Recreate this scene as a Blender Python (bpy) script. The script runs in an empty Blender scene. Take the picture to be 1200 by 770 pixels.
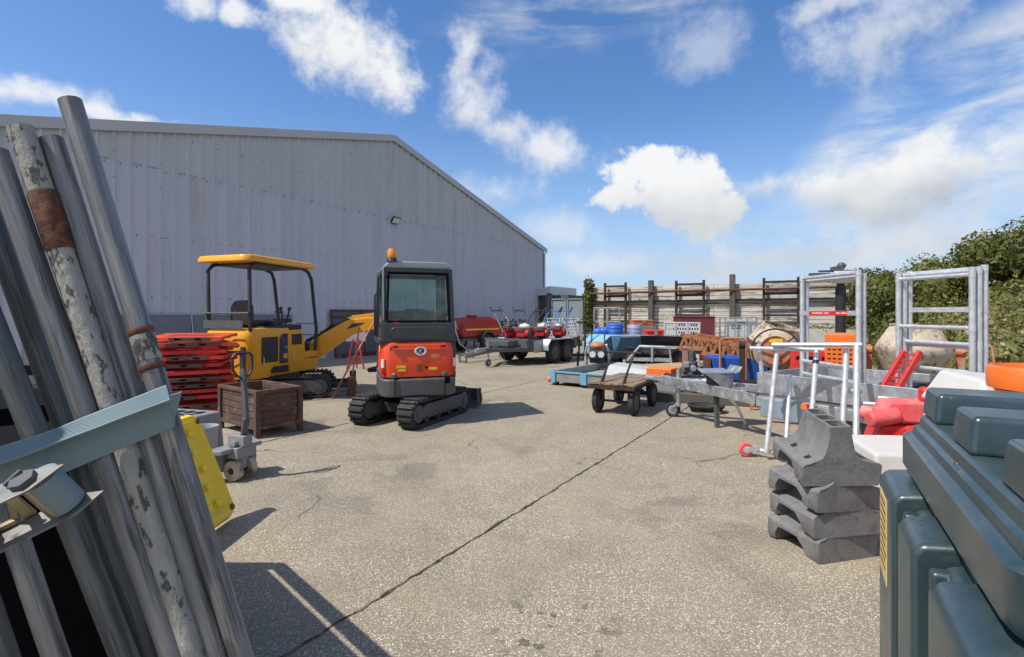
import bpy, bmesh, math, random
import numpy as np
from mathutils import Vector, Matrix, Euler, noise as mnoise
R = math.radians
rnd = random.Random(7)
SC = bpy.context.scene
COL = SC.collection

# ------------------------------------------------------------------ mesh builder
class MB:
    def __init__(self, T=None):
        self.v = []; self.f = []; self.mi = []; self.T = T or Matrix(); self.cur = 0
    def add(self, vs, fs, M=None):
        T = self.T @ M if M is not None else self.T
        o = len(self.v)
        self.v += [T @ Vector(p) for p in vs]
        self.f += [tuple(i + o for i in f) for f in fs]
        self.mi += [self.cur] * len(fs)
        return self
    def box(self, c, s, rot=None):
        x, y, z = s[0]/2, s[1]/2, s[2]/2
        vs = [(-x,-y,-z),(x,-y,-z),(x,y,-z),(-x,y,-z),(-x,-y,z),(x,-y,z),(x,y,z),(-x,y,z)]
        fs = [(0,3,2,1),(4,5,6,7),(0,1,5,4),(1,2,6,5),(2,3,7,6),(3,0,4,7)]
        M = Matrix.Translation(c)
        if rot is not None:
            M = M @ (rot if isinstance(rot, Matrix) else Euler(rot).to_matrix().to_4x4())
        return self.add(vs, fs, M)
    def bx(self, x0, x1, y0, y1, z0, z1):
        return self.box(((x0+x1)/2,(y0+y1)/2,(z0+z1)/2),(abs(x1-x0),abs(y1-y0),abs(z1-z0)))
    def bar(self, p0, p1, w, h=None, up=(0,0,1)):
        h = h or w
        p0 = Vector(p0); p1 = Vector(p1); d = p1-p0; L = d.length; d.normalize()
        u = Vector(up)
        if abs(u.dot(d)) > .98: u = Vector((1,0,0))
        s = d.cross(u).normalized(); t = s.cross(d)
        M = Matrix((s, d, t)).transposed().to_4x4(); M.translation = (p0+p1)/2
        return self._bx(M, w, L, h)
    def _bx(self, M, w, L, h):
        x, y, z = w/2, L/2, h/2
        vs = [(-x,-y,-z),(x,-y,-z),(x,y,-z),(-x,y,-z),(-x,-y,z),(x,-y,z),(x,y,z),(-x,y,z)]
        fs = [(0,3,2,1),(4,5,6,7),(0,1,5,4),(1,2,6,5),(2,3,7,6),(3,0,4,7)]
        return self.add(vs, fs, M)
    def cyl(self, p0, p1, r0, r1=None, n=14, cap=True):
        r1 = r0 if r1 is None else r1
        p0 = Vector(p0); p1 = Vector(p1); d = (p1-p0).normalized()
        u = Vector((0,0,1)) if abs(d.z) < .95 else Vector((1,0,0))
        s = d.cross(u).normalized(); t = d.cross(s)
        vs = []
        for p, r in ((p0,r0),(p1,r1)):
            for k in range(n):
                a = 2*math.pi*k/n
                vs.append(p + s*(r*math.cos(a)) + t*(r*math.sin(a)))
        fs = [(k,(k+1)%n,n+(k+1)%n,n+k) for k in range(n)]
        if cap: fs += [tuple(range(n))[::-1], tuple(range(n,2*n))]
        return self.add(vs, fs)
    def tube(self, pts, r, n=8, closed=False):
        P = [Vector(p) for p in pts]; m = len(P)
        vs = []; prev = None
        for i in range(m):
            if closed: d = P[(i+1)%m]-P[i-1]
            else: d = P[min(i+1,m-1)]-P[max(i-1,0)]
            d.normalize()
            if prev is None:
                u = Vector((0,0,1)) if abs(d.z) < .9 else Vector((1,0,0))
                s = d.cross(u).normalized()
            else:
                s = (prev - d*prev.dot(d)).normalized()
            prev = s; t = d.cross(s)
            rr = r[i] if isinstance(r,(list,tuple)) else r
            for k in range(n):
                a = 2*math.pi*k/n
                vs.append(P[i]+s*(rr*math.cos(a))+t*(rr*math.sin(a)))
        fs = []
        for i in range(m if closed else m-1):
            j = (i+1)%m
            for k in range(n):
                fs.append((i*n+k, i*n+(k+1)%n, j*n+(k+1)%n, j*n+k))
        if not closed: fs += [tuple(range(n))[::-1], tuple(range((m-1)*n,m*n))]
        return self.add(vs, fs)
    def prism(self, poly, axis, a, b):
        n = len(poly)
        def mk(p, t):
            return {'x':(t,p[0],p[1]),'y':(p[0],t,p[1]),'z':(p[0],p[1],t)}[axis]
        vs = [mk(p,a) for p in poly]+[mk(p,b) for p in poly]
        fs = [(k,(k+1)%n,n+(k+1)%n,n+k) for k in range(n)]+[tuple(range(n))[::-1],tuple(range(n,2*n))]
        return self.add(vs, fs)
    def lathe(self, prof, n=24, M=None, closed=False):
        vs = []; m = len(prof)
        for r, z in prof:
            for k in range(n):
                a = 2*math.pi*k/n
                vs.append((r*math.cos(a), r*math.sin(a), z))
        fs = []
        for i in range(m if closed else m-1):
            j = (i+1)%m
            for k in range(n): fs.append((i*n+k,i*n+(k+1)%n,j*n+(k+1)%n,j*n+k))
        if not closed: fs += [tuple(range(n))[::-1], tuple(range((m-1)*n,m*n))]
        return self.add(vs, fs, M)
    def ball(self, c, r, n=12, m=8):
        prof = [(max(1e-4,math.sin(math.pi*i/m)),-math.cos(math.pi*i/m)) for i in range(m+1)]
        rr = r if isinstance(r,(tuple,list)) else (r,r,r)
        return self.lathe(prof, n, Matrix.Translation(c) @ Matrix.Diagonal((*rr,1)))
    def quad(self, *p):
        return self.add(p, [tuple(range(len(p)))])
    def mesh(self, name, ang=38):
        me = bpy.data.meshes.new(name)
        me.from_pydata([tuple(v) for v in self.v], [], self.f)
        me.polygons.foreach_set('material_index', self.mi)
        bm = bmesh.new(); bm.from_mesh(me)
        bmesh.ops.recalc_face_normals(bm, faces=bm.faces); bm.to_mesh(me); bm.free()
        me.polygons.foreach_set('use_smooth', [True]*len(me.polygons))
        try: me.set_sharp_from_angle(angle=R(ang))
        except Exception: pass
        me.update(); return me
    def build(self, name, mat, parent=None, bevel=0, seg=2, label=None):
        me = self.mesh(name)
        for m in (mat if isinstance(mat,(list,tuple)) else [mat]): me.materials.append(m)
        o = bpy.data.objects.new(name, me); COL.objects.link(o)
        if parent is not None: o.parent = parent
        if bevel:
            b = o.modifiers.new('bevel','BEVEL'); b.width = bevel; b.segments = seg
            b.limit_method = 'ANGLE'; b.angle_limit = R(40); b.harden_normals = True
        if label: o['label'] = label
        return o

def cut(o, cutter):
    """carve real holes into o"""
    c = bpy.data.objects.new('cutter', cutter.mesh('cutter')); COL.objects.link(c)
    c.matrix_world = o.matrix_world
    m = o.modifiers.new('cut','BOOLEAN'); m.object = c; m.operation = 'DIFFERENCE'; m.solver = 'EXACT'
    bpy.context.view_layer.update()
    dg = bpy.context.evaluated_depsgraph_get()
    me = bpy.data.meshes.new_from_object(o.evaluated_get(dg)); me.name = o.name
    o.modifiers.clear(); o.data = me
    try: me.set_sharp_from_angle(angle=R(38))
    except Exception: pass
    bpy.data.objects.remove(c)

def tag(o, label, cat, group=None, kind=None):
    if label: o['label'] = label
    if cat: o['category'] = cat
    if group: o['group'] = group
    if kind: o['kind'] = kind
    return o
def thing(name, label, cat, loc=(0,0,0), fwd=(0,1), group=None):
    o = bpy.data.objects.new(name, None); COL.objects.link(o)
    o.empty_display_size = .2
    o.location = loc; o.rotation_euler = (0,0,math.atan2(fwd[1],fwd[0])-math.pi/2)
    return tag(o, label, cat, group)
def copy_tree(o, parent=None):
    c = o.copy(); COL.objects.link(c)
    if parent is not None: c.parent = parent
    for ch in list(o.children): copy_tree(ch, c)
    return c
def arc(cx, cy, r, a0, a1, n):
    return [(cx+r*math.cos(R(a0+(a1-a0)*i/n)), cy+r*math.sin(R(a0+(a1-a0)*i/n))) for i in range(n+1)]
def rrect(x0, x1, y0, y1, r, n=4):
    return arc(x1-r,y1-r,r,0,90,n)+arc(x0+r,y1-r,r,90,180,n)+arc(x0+r,y0+r,r,180,270,n)+arc(x1-r,y0+r,r,270,360,n)
def perf_plate(b, x0, x1, y, z0, z1, nx, nz, th=.012, fill=.62):
    w = (x1-x0)/nx; h = (z1-z0)/nz; g = (1-fill)/2
    for r in range(nz):
        za, zb = z0+h*(r+g), z0+h*(r+1-g); lo = z0+h*r if r == 0 else z0+h*(r-g)
        b.bx(x0,x1,y-th/2,y+th/2,lo,za)
        off = .5*(r%2); cur = x0
        for c in range(nx+1):
            a_ = x0+w*(c+off-.5+g+.0); e_ = x0+w*(c+off+.5-g)
            a_ = max(x0+.012,a_); e_ = min(x1-.012,e_)
            if e_-a_ < .015: continue
            b.bx(cur,a_,y-th/2,y+th/2,za,zb); cur = e_
        b.bx(cur,x1,y-th/2,y+th/2,za,zb)
    b.bx(x0,x1,y-th/2,y+th/2,z1-h*g,z1)
def stadium(y0, y1, z0, z1, n=8):
    r = (z1-z0)/2
    return arc(y1-r,z0+r,r,-90,90,n)+arc(y0+r,z0+r,r,90,270,n)
H, F, HZ = 1.5, 620.0, 367.0         # eye height, focal length and horizon line of the photograph
def G(px, py):
    Y = F*H/(py-HZ); return Vector(((px-600)/F*Y, Y, 0))
def P(px, py, Y):
    return Vector(((px-600)/F*Y, Y, H+(HZ-py)*Y/F))

# ------------------------------------------------------------------ materials
class NT:
    def __init__(self, tree): self.t = tree
    def n(self, typ, **kw):
        nd = self.t.nodes.new(typ)
        for k, v in kw.items():
            if k == 'ins':
                for i, val in v.items():
                    s = nd.inputs[i]
                    if isinstance(val, bpy.types.NodeSocket): self.t.links.new(val, s)
                    else: s.default_value = val
            else: setattr(nd, k, v)
        return nd
    def math(self, op, a, b=None, c=None, clamp=False):
        ins = {0:a}
        if b is not None: ins[1] = b
        if c is not None: ins[2] = c
        return self.n('ShaderNodeMath', operation=op, use_clamp=clamp, ins=ins).outputs[0]
    def vm(self, op, a, b=None):
        ins = {0:a}
        if b is not None: ins[1] = b
        nd = self.n('ShaderNodeVectorMath', operation=op, ins=ins)
        return nd.outputs['Value'] if op in ('DOT_PRODUCT','LENGTH','DISTANCE') else nd.outputs[0]
    def mix(self, fac, a, b, mode='MIX'):
        nd = self.n('ShaderNodeMix', data_type='RGBA', blend_type=mode)
        for i, val in ((0,fac),(6,a),(7,b)):
            if isinstance(val, bpy.types.NodeSocket): self.t.links.new(val, nd.inputs[i])
            elif i == 0: nd.inputs[0].default_value = val
            else: nd.inputs[i].default_value = (*val[:3],1)
        return nd.outputs[2]
    def noise(self, vec, scale, detail=4, rough=.55, dist=0):
        return self.n('ShaderNodeTexNoise', ins={'Vector':vec,'Scale':scale,'Detail':detail,'Roughness':rough,'Distortion':dist}).outputs['Fac']
    def step(self, x, lo, hi, a=0., b=1.):
        return self.n('ShaderNodeMapRange', interpolation_type='SMOOTHSTEP', ins={0:x,1:lo,2:hi,3:a,4:b}).outputs[0]

def mat(name, col, rough=.55, metal=0., var=.15, scale=5., col2=None, lim=(.55,.62), scale2=4., bump=.0, bscale=40., stretch=(1,1,1), rvar=.12, spec=.5, dust=0., dcol=(.30,.27,.22)):
    m = bpy.data.materials.new(name); m.use_nodes = True
    t = m.node_tree; t.nodes.clear(); k = NT(t)
    out = k.n('ShaderNodeOutputMaterial'); bs = k.n('ShaderNodeBsdfPrincipled')
    t.links.new(bs.outputs[0], out.inputs[0])
    tc = k.n('ShaderNodeTexCoord').outputs['Object']
    vec = k.n('ShaderNodeMapping', ins={'Vector':tc,'Scale':stretch}).outputs[0]
    oi = k.n('ShaderNodeObjectInfo').outputs['Random']
    off = k.n('ShaderNodeCombineXYZ', ins={0:k.math('MULTIPLY',oi,37.),1:k.math('MULTIPLY',oi,91.),2:0.}).outputs[0]
    vec = k.vm('ADD', vec, off)
    n1 = k.noise(vec, scale, 6, .6)
    f = k.n('ShaderNodeMapRange', ins={0:n1,1:.25,2:.75,3:1-var,4:1+var}).outputs[0]
    c = k.mix(1., col, k.n('ShaderNodeCombineXYZ', ins={0:f,1:f,2:f}).outputs[0], 'MULTIPLY')
    rg = k.n('ShaderNodeMapRange', ins={0:n1,1:.3,2:.7,3:max(.05,rough-rvar),4:min(1,rough+rvar)}).outputs[0]
    if col2 is not None:
        n2 = k.noise(k.vm('ADD',vec,(5.,3.,1.)), scale2, 8, .65)
        w = k.step(n2, lim[0], lim[1]); c = k.mix(w, c, col2)
        rg = k.math('MAXIMUM', rg, k.math('MULTIPLY', w, .8))
        if metal: t.links.new(k.math('MULTIPLY', k.math('SUBTRACT',1.,w), metal), bs.inputs['Metallic'])
    elif metal: bs.inputs['Metallic'].default_value = metal
    if dust:
        geo = k.n('ShaderNodeNewGeometry')
        nz = k.n('ShaderNodeSeparateXYZ', ins={0:geo.outputs['Normal']}).outputs[2]
        d = k.math('MULTIPLY', k.step(nz, .1, .9, .35, 1.), k.step(k.noise(vec, scale*2.3, 7, .7), .35, .75))
        d = k.math('MULTIPLY', d, dust); c = k.mix(d, c, dcol); rg = k.math('MAXIMUM', rg, k.math('MULTIPLY', d, .9))
    t.links.new(c, bs.inputs['Base Color']); t.links.new(rg, bs.inputs['Roughness'])
    bs.inputs['Specular IOR Level'].default_value = spec
    if bump:
        b = k.n('ShaderNodeBump', ins={'Strength':bump,'Distance':.01,'Height':k.noise(vec,bscale,5,.6)})
        t.links.new(b.outputs[0], bs.inputs['Normal'])
    return m

def glass(name, tint, refl=.5):
    m = bpy.data.materials.new(name); m.use_nodes = True
    t = m.node_tree; t.nodes.clear(); k = NT(t)
    out = k.n('ShaderNodeOutputMaterial')
    tr = k.n('ShaderNodeBsdfTransparent', ins={0:(*tint,1)})
    gl = k.n('ShaderNodeBsdfGlossy', ins={'Color':(.9,.95,.95,1),'Roughness':.03})
    fr = k.n('ShaderNodeFresnel', ins={0:1.5}).outputs[0]
    df = k.n('ShaderNodeBsdfDiffuse', ins={0:(.30,.42,.38,1)})
    tc = k.n('ShaderNodeTexCoord').outputs['Object']
    w = k.math('MULTIPLY', k.step(k.noise(tc,3.,6,.7), .3,.8), .24)
    mx0 = k.n('ShaderNodeMixShader', ins={0:w,1:tr.outputs[0],2:df.outputs[0]})
    mx = k.n('ShaderNodeMixShader', ins={0:k.math('MULTIPLY',fr,refl*2),1:mx0.outputs[0],2:gl.outputs[0]})
    t.links.new(mx.outputs[0], out.inputs[0]); return m

def foliage(name, dark, mid, light):
    m = bpy.data.materials.new(name); m.use_nodes = True
    t = m.node_tree; t.nodes.clear(); k = NT(t)
    out = k.n('ShaderNodeOutputMaterial'); bs = k.n('ShaderNodeBsdfPrincipled')
    ri = k.n('ShaderNodeNewGeometry').outputs['Random Per Island']
    tc = k.n('ShaderNodeTexCoord').outputs['Object']
    cl = k.noise(tc, 1.6, 3, .6)
    x = k.math('ADD', k.math('MULTIPLY',ri,.6), k.math('MULTIPLY', k.step(cl,.3,.7), .5))
    rp = k.n('ShaderNodeValToRGB', ins={0:x})
    e = rp.color_ramp.elements; e[0].position=.1; e[0].color=(*dark,1); e[1].position=.95; e[1].color=(*light,1)
    q = e.new(.5); q.color=(*mid,1)
    t.links.new(rp.outputs[0], bs.inputs['Base Color']); bs.inputs['Roughness'].default_value=.5
    bs.inputs['Specular IOR Level'].default_value=.35
    tl = k.n('ShaderNodeBsdfTranslucent', ins={0:rp.outputs[0]})
    mx = k.n('ShaderNodeMixShader', ins={0:.38,1:bs.outputs[0],2:tl.outputs[0]})
    t.links.new(mx.outputs[0], out.inputs[0]); return m

RUST = (.16,.055,.025)
m_galv  = mat('galvanised_steel',(.46,.47,.48),.42,.75,.22,9.,col2=(.36,.36,.35),lim=(.5,.7),scale2=14.,bump=.06,bscale=60)
m_pipe  = mat('weathered_galvanised_pipe',(.225,.225,.225),.46,.5,.45,34.,col2=(.065,.06,.055),lim=(.47,.64),scale2=42.,bump=.5,bscale=130,stretch=(1,1,.05),dust=.25,dcol=(.30,.29,.27))
m_pipe2 = mat('dull_dark_pipe',(.13,.14,.138),.45,.5,.38,30.,col2=(.045,.045,.043),lim=(.48,.66),scale2=36.,bump=.4,bscale=120,stretch=(1,1,.06),dust=.2,dcol=(.24,.23,.21))
m_flaky = mat('flaking_white_paint_on_pipe',(.33,.32,.285),.65,0,.28,20.,col2=(.085,.08,.073),lim=(.53,.58),scale2=38.,bump=.7,bscale=70,stretch=(1,1,.45))
m_alu   = mat('aluminium_tube',(.66,.67,.67),.40,.55,.16,14.,col2=(.42,.42,.40),lim=(.56,.64),scale2=20.,bump=.05,bscale=70)
m_aluplate = mat('aluminium_plate',(.50,.51,.51),.42,.35,.1,6.)
m_rust  = mat('rusty_steel',(.085,.032,.018),.85,0,.55,26.,col2=(.17,.07,.038),lim=(.47,.62),scale2=34.,bump=.3,bscale=60)
m_rustd = mat('dark_rusted_steel',(.034,.020,.016),.8,0,.3,5.,col2=(.085,.035,.022),lim=(.5,.65),bump=.2)
m_rustl = mat('orange_rusted_lattice',(.30,.12,.045),.85,0,.35,6.,col2=(.14,.05,.025),lim=(.5,.62),scale2=9,bump=.2)
m_black = mat('black_rubber',(.022,.022,.023),.75,0,.25,8.,dust=.35,dcol=(.14,.13,.115),bump=.1)
m_tyre  = mat('tyre_rubber',(.022,.022,.022),.8,0,.3,9.,dust=.55,dcol=(.12,.11,.10),bump=.15)
m_blkst = mat('black_steel',(.022,.023,.025),.45,0,.2,7.,dust=.18,dcol=(.12,.12,.115))
m_dgrey = mat('dark_grey_steel',(.075,.08,.085),.5,0,.2,7.,dust=.3,dcol=(.2,.19,.17))
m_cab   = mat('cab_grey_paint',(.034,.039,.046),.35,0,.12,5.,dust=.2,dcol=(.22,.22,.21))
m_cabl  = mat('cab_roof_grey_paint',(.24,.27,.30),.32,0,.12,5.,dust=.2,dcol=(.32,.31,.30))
m_cwt   = mat('counterweight_grey',(.072,.075,.078),.5,0,.15,6.,dust=.4,dcol=(.22,.2,.17),bump=.05)
m_dfoot = mat('dirty_brown_foot_plastic',(.085,.062,.055),.7,0,.25,6.,dust=.3,dcol=(.20,.16,.13))
m_zinc  = mat('dull_zinc_plate',(.20,.20,.19),.5,.5,.25,14.,col2=(.10,.08,.05),lim=(.52,.68),scale2=18)
m_void  = mat('black_steel_and_voids',(.006,.006,.007),.9,0,.2,5.,spec=.1)  # also stands in for the dark inside slots, gaps, vents and recesses
m_orange= mat('orange_red_paint',(.70,.058,.013),.33,0,.08,4.,dust=.16,dcol=(.45,.2,.1))
m_yel   = mat('digger_yellow_paint',(.82,.37,.012),.35,0,.08,4.,dust=.14,dcol=(.45,.33,.14))
m_yelp  = mat('yellow_plastic',(.92,.63,.015),.42,0,.08,5.,col2=(.45,.36,.06),lim=(.58,.75),scale2=9,dust=.22,dcol=(.45,.40,.2))
m_navy  = mat('navy_panel',(.025,.03,.075),.4,0,.15,5.)
m_red   = mat('red_paint',(.42,.02,.02),.4,0,.12,5.,dust=.2,dcol=(.3,.16,.12))
m_redp  = mat('red_barrier_plastic',(.62,.028,.022),.45,0,.15,4.,dust=.25,dcol=(.30,.16,.13))
m_redo  = mat('orange_barrier_plastic',(.75,.10,.025),.45,0,.12,4.,dust=.15,dcol=(.4,.25,.2))
m_pink  = mat('sun_faded_red_plastic',(.72,.10,.10),.5,0,.15,3.,col2=(.72,.24,.22),lim=(.45,.65),scale2=3.)
m_maroon= mat('maroon_paint',(.13,.018,.028),.5,0,.12,4.,dust=.12)
m_lblue = mat('pale_blue_paint',(.12,.33,.50),.5,0,.15,5.,col2=(.24,.22,.2),lim=(.6,.68),scale2=7,dust=.25,dcol=(.3,.3,.28))
m_blue  = mat('bright_blue_paint',(.02,.12,.50),.42,0,.15,5.,dust=.2,dcol=(.25,.25,.28))
m_teal  = mat('slate_blue_canopy_paint',(.07,.16,.22),.42,0,.15,4.,dust=.2,dcol=(.2,.22,.22))
m_tarp  = mat('blue_tarpaulin',(.20,.42,.56),.5,0,.15,6.,bump=.3,bscale=12)
m_tealf = mat('faded_teal_board',(.22,.42,.42),.7,0,.2,4.,col2=(.36,.30,.2),lim=(.55,.65))
m_tank  = mat('dark_green_tank_plastic',(.022,.046,.051),.30,0,.18,3.,col2=(.085,.105,.105),lim=(.655,.70),scale2=26.,dust=.22,dcol=(.19,.195,.185),bump=.05,bscale=140,spec=.85)  # grey dust tone also stands in for reflections on the tank sides
m_white = mat('white_plastic',(.55,.54,.50),.5,0,.06,4.,dust=.2,dcol=(.42,.38,.3))
m_whitep= mat('white_painted_steel',(.60,.61,.61),.45,0,.08,4.,dust=.18,dcol=(.4,.38,.33))
m_gplas = mat('grey_plastic',(.22,.23,.23),.55,0,.15,5.,dust=.25,dcol=(.3,.28,.25))
m_rub   = mat('recycled_grey_rubber',(.17,.167,.162),.82,0,.28,9.,col2=(.11,.108,.104),lim=(.5,.7),scale2=12,bump=.35,bscale=70,dust=.35,dcol=(.20,.195,.18))
m_strap = mat('pale_teal_strap_webbing',(.20,.265,.28),.8,0,.12,9.,bump=.3,bscale=160,dust=.15,dcol=(.25,.28,.28))
m_brass = mat('yellow_zinc_buckle',(.42,.36,.24),.35,.8,.2,12.,col2=(.16,.12,.07),lim=(.55,.7),scale2=16)
m_amber = mat('amber_lens',(.85,.26,.01),.2,0,.05,5.)
m_lamp  = mat('red_lens',(.5,.01,.01),.2,0,.05,5.)
m_clear = mat('clear_lens',(.6,.62,.63),.15,0,.05,5.)
m_sticker = mat('yellow_sticker',(.75,.50,.03),.5,0,.1,20.,col2=(.10,.08,.04),lim=(.62,.66),scale2=60)
m_ink   = mat('black_print',(.02,.02,.02),.6,0,.05,5.)
m_brownp= mat('dark_brown_print',(.20,.05,.008),.6,0,.05,5.)
m_wood  = mat('weathered_timber',(.27,.19,.12),.85,0,.28,3.,col2=(.16,.12,.085),lim=(.5,.68),scale2=5,bump=.3,bscale=30,stretch=(1,.15,1))
m_woodl = mat('new_timber_board',(.44,.29,.15),.8,0,.2,3.,col2=(.33,.19,.09),lim=(.5,.65),scale2=4,bump=.2,bscale=30,stretch=(.2,1,1))
m_woodf = mat('silvered_fence_plank',(.54,.50,.44),.9,0,.28,3.2,col2=(.22,.195,.165),lim=(.50,.62),scale2=7,bump=.5,bscale=22,stretch=(.22,1,2.2))
m_woodg = mat('dark_old_post_timber',(.095,.085,.075),.9,0,.3,3.,bump=.4,bscale=26,stretch=(1,1,.2))
m_box   = mat('rusty_brown_stillage',(.088,.050,.036),.85,0,.4,5.,col2=(.19,.115,.08),lim=(.52,.68),scale2=6,bump=.3,bscale=30)
m_boxin = mat('sun_bleached_rust',(.30,.15,.10),.85,0,.3,5.,col2=(.16,.08,.055),lim=(.5,.65),scale2=6,bump=.3,bscale=30)
m_mortar= mat('mortar_crusted_drum',(.46,.39,.29),.9,0,.22,6.,col2=(.22,.165,.115),lim=(.52,.60),scale2=9.,bump=.8,bscale=16)  # darker patches are crust, and also stand in for the frames' cast shadows
m_morang= mat('mixer_orange_paint',(.48,.14,.05),.55,0,.2,5.,col2=(.36,.26,.18),lim=(.50,.64),scale2=7,dust=.25,dcol=(.42,.33,.24))
m_hot   = mat('hot_orange_plastic',(.80,.16,.015),.45,0,.1,5.,dust=.12,dcol=(.5,.3,.2))
m_cladu = mat('grey_upper_cladding',(.475,.485,.515),.55,0,.08,.7,col2=(.38,.385,.38),lim=(.48,.78),scale2=1.6,bump=.03,bscale=8,stretch=(1.6,1.6,.16),spec=.3)
m_clad  = mat('grey_coated_cladding',(.475,.485,.55),.55,0,.08,.7,col2=(.40,.40,.41),lim=(.48,.78),scale2=1.6,bump=.03,bscale=8,stretch=(1.6,1.6,.16),spec=.3)
m_trim  = mat('grey_verge_flashing',(.44,.45,.465),.5,0,.07,1.)
m_hoard = mat('grey_hoarding_sheet',(.15,.16,.175),.6,0,.15,2.,dust=.12)
m_gate  = mat('grey_green_gate_paint',(.20,.25,.26),.6,0,.1,2.,dust=.1)
m_concr = mat('pale_concrete',(.42,.40,.36),.9,0,.15,4.,bump=.2)
m_bark  = mat('brown_bark',(.09,.065,.045),.9,0,.3,6.,bump=.4)
m_leafd = foliage('dark_hedge_leaves',(.045,.062,.014),(.12,.14,.030),(.27,.26,.085))
m_leafm = foliage('mid_hedge_leaves',(.06,.072,.016),(.18,.185,.042),(.35,.31,.11))
m_leafl = foliage('pale_bramble_leaves',(.09,.10,.026),(.23,.22,.07),(.46,.40,.19))
m_grass = foliage('dry_grass_blades',(.07,.085,.02),(.16,.16,.05),(.33,.28,.12))
m_glass = glass('green_tinted_glass',(.62,.80,.72))
# ------------------------------------------------------------------ camera, sun, sky
cam = bpy.data.cameras.new('camera'); co = bpy.data.objects.new('camera', cam); COL.objects.link(co)
co.location = (0,0,H); co.rotation_euler = (R(90),0,0)
cam.sensor_width = 36; cam.lens = 36*F/1200; cam.shift_y = -(385-HZ)/1200; cam.clip_end = 2000; cam.clip_start = .02
SC.camera = co
SUN_EL, SUN_AZ = R(55), R(26)         # light travels along +X and a little +Y
ld = Vector((math.cos(SUN_AZ)*math.cos(SUN_EL), math.sin(SUN_AZ)*math.cos(SUN_EL), -math.sin(SUN_EL)))
sl = bpy.data.lights.new('sun','SUN'); so = bpy.data.objects.new('sun', sl); COL.objects.link(so)
sl.energy = 4.1; sl.angle = R(.5); sl.color = (1,.95,.87)
so.rotation_euler = ld.to_track_quat('-Z','Y').to_euler(); so.location = (-20,-10,30)
vs = SC.view_settings; vs.view_transform = 'Standard'; vs.look = 'None'; vs.exposure = .3; vs.gamma = 1
vs.use_curve_mapping = False

W = bpy.data.worlds.new('World'); SC.world = W; W.use_nodes = True
t = W.node_tree; t.nodes.clear(); k = NT(t)
wo = k.n('ShaderNodeOutputWorld'); bg = k.n('ShaderNodeBackground'); t.links.new(bg.outputs[0], wo.inputs[0])
bg.inputs[1].default_value = .15
sky = k.n('ShaderNodeTexSky', sky_type='NISHITA', sun_disc=False, sun_elevation=SUN_EL,
          altitude=0, air_density=1., dust_density=.6, ozone_density=2.5)
sun_dir = -ld
sky.sun_rotation = math.atan2(sun_dir.x, sun_dir.y)
hs = k.n('ShaderNodeHueSaturation', ins={'Saturation':1.27,'Value':1.0,'Color':sky.outputs[0]})
dirv = k.vm('NORMALIZE', k.n('ShaderNodeTexCoord').outputs['Generated'])
dz = k.n('ShaderNodeSeparateXYZ', ins={0:dirv}).outputs[2]
def fbm(scale, vec=None, detail=9, rough=.58, dist=.0):
    return k.noise(vec if vec is not None else dirv, scale, detail, rough, dist)
def wdir(px, py): return Vector(((px-600)/F, 1, (HZ-py)/F)).normalized()
warp = k.n('ShaderNodeTexNoise', ins={'Vector':dirv,'Scale':5.,'Detail':5.,'Roughness':.6}).outputs['Color']
wv = k.vm('ADD', dirv, k.vm('MULTIPLY', k.vm('SUBTRACT', warp, (.5,.5,.5)), (.13,.13,.10)))
def blob(px, py, rx, ry, rot=0.):
    """signed softness of an elliptical cloud seat on the celestial sphere, plus the height inside it"""
    d = wdir(px, py); r = d.cross(Vector((0,0,1))).normalized(); u = r.cross(d)
    if rot:
        c, s = math.cos(R(rot)), math.sin(R(rot)); r, u = r*c+u*s, u*c-r*s
    sc = F*math.sqrt(1+((px-600)/F)**2+((HZ-py)/F)**2)
    dv = k.vm('SUBTRACT', wv, tuple(d))
    a = k.math('MULTIPLY', k.vm('DOT_PRODUCT', dv, tuple(r)), sc/rx)
    b = k.math('MULTIPLY', k.vm('DOT_PRODUCT', dv, tuple(u)), sc/ry)
    q = k.math('SQRT', k.math('ADD', k.math('MULTIPLY',a,a), k.math('MULTIPLY',b,b)))
    return k.math('SUBTRACT', 1., q), b
n_big = fbm(9.,detail=10,rough=.6); n_fine = fbm(26.,detail=8,rough=.62)
nn = k.math('ADD', k.math('MULTIPLY',n_big,.58), k.math('MULTIPLY',n_fine,.42))
col = k.mix(1., hs.outputs[0], (1.06,.89,.91), 'MULTIPLY')
# whitening of the air towards the horizon
col = k.mix(k.step(dz, .0, .36, .8, .0), col, (2.05,3.15,4.6))
CL = Vector((5.0,5.05,5.1)); CG = Vector((2.35,2.6,2.95))
def layer(col, dens, bright_lo, shade):
    c = k.mix(shade, tuple(CG), tuple(CL)); return k.mix(dens, col, c)
# generic high cloud all round (streaked), fading out overhead
mp = k.n('ShaderNodeMapping', ins={'Vector':dirv,'Rotation':(0,R(-24),0),'Scale':(1.1,1.4,5.5)}).outputs[0]
st = k.math('ADD', k.math('MULTIPLY',fbm(2.6,mp,9,.62,.6),.7), k.math('MULTIPLY',n_big,.3))
cb, _ = blob(1130,150,230,120,22)
d_c = k.math('MULTIPLY', k.step(st,.33,.60), k.step(cb,.0,.5,.0,.9))
col = layer(col, d_c, 0, .86)
cb2, _ = blob(700,10,260,60,6)
d_c = k.math('MULTIPLY', k.step(st,.42,.68), k.step(cb2,.0,.8,.0,.7)); col = layer(col, d_c, 0, .75)
cb3, _ = blob(1000,265,330,75,3)
d_c = k.math('MULTIPLY', k.step(k.math('ADD',k.math('MULTIPLY',nn,.6),k.math('MULTIPLY',st,.4)),.40,.60), k.step(cb3,.0,.8,.0,.55)); col = layer(col, d_c, 0, k.step(nn,.4,.62,.35,.95))
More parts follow.
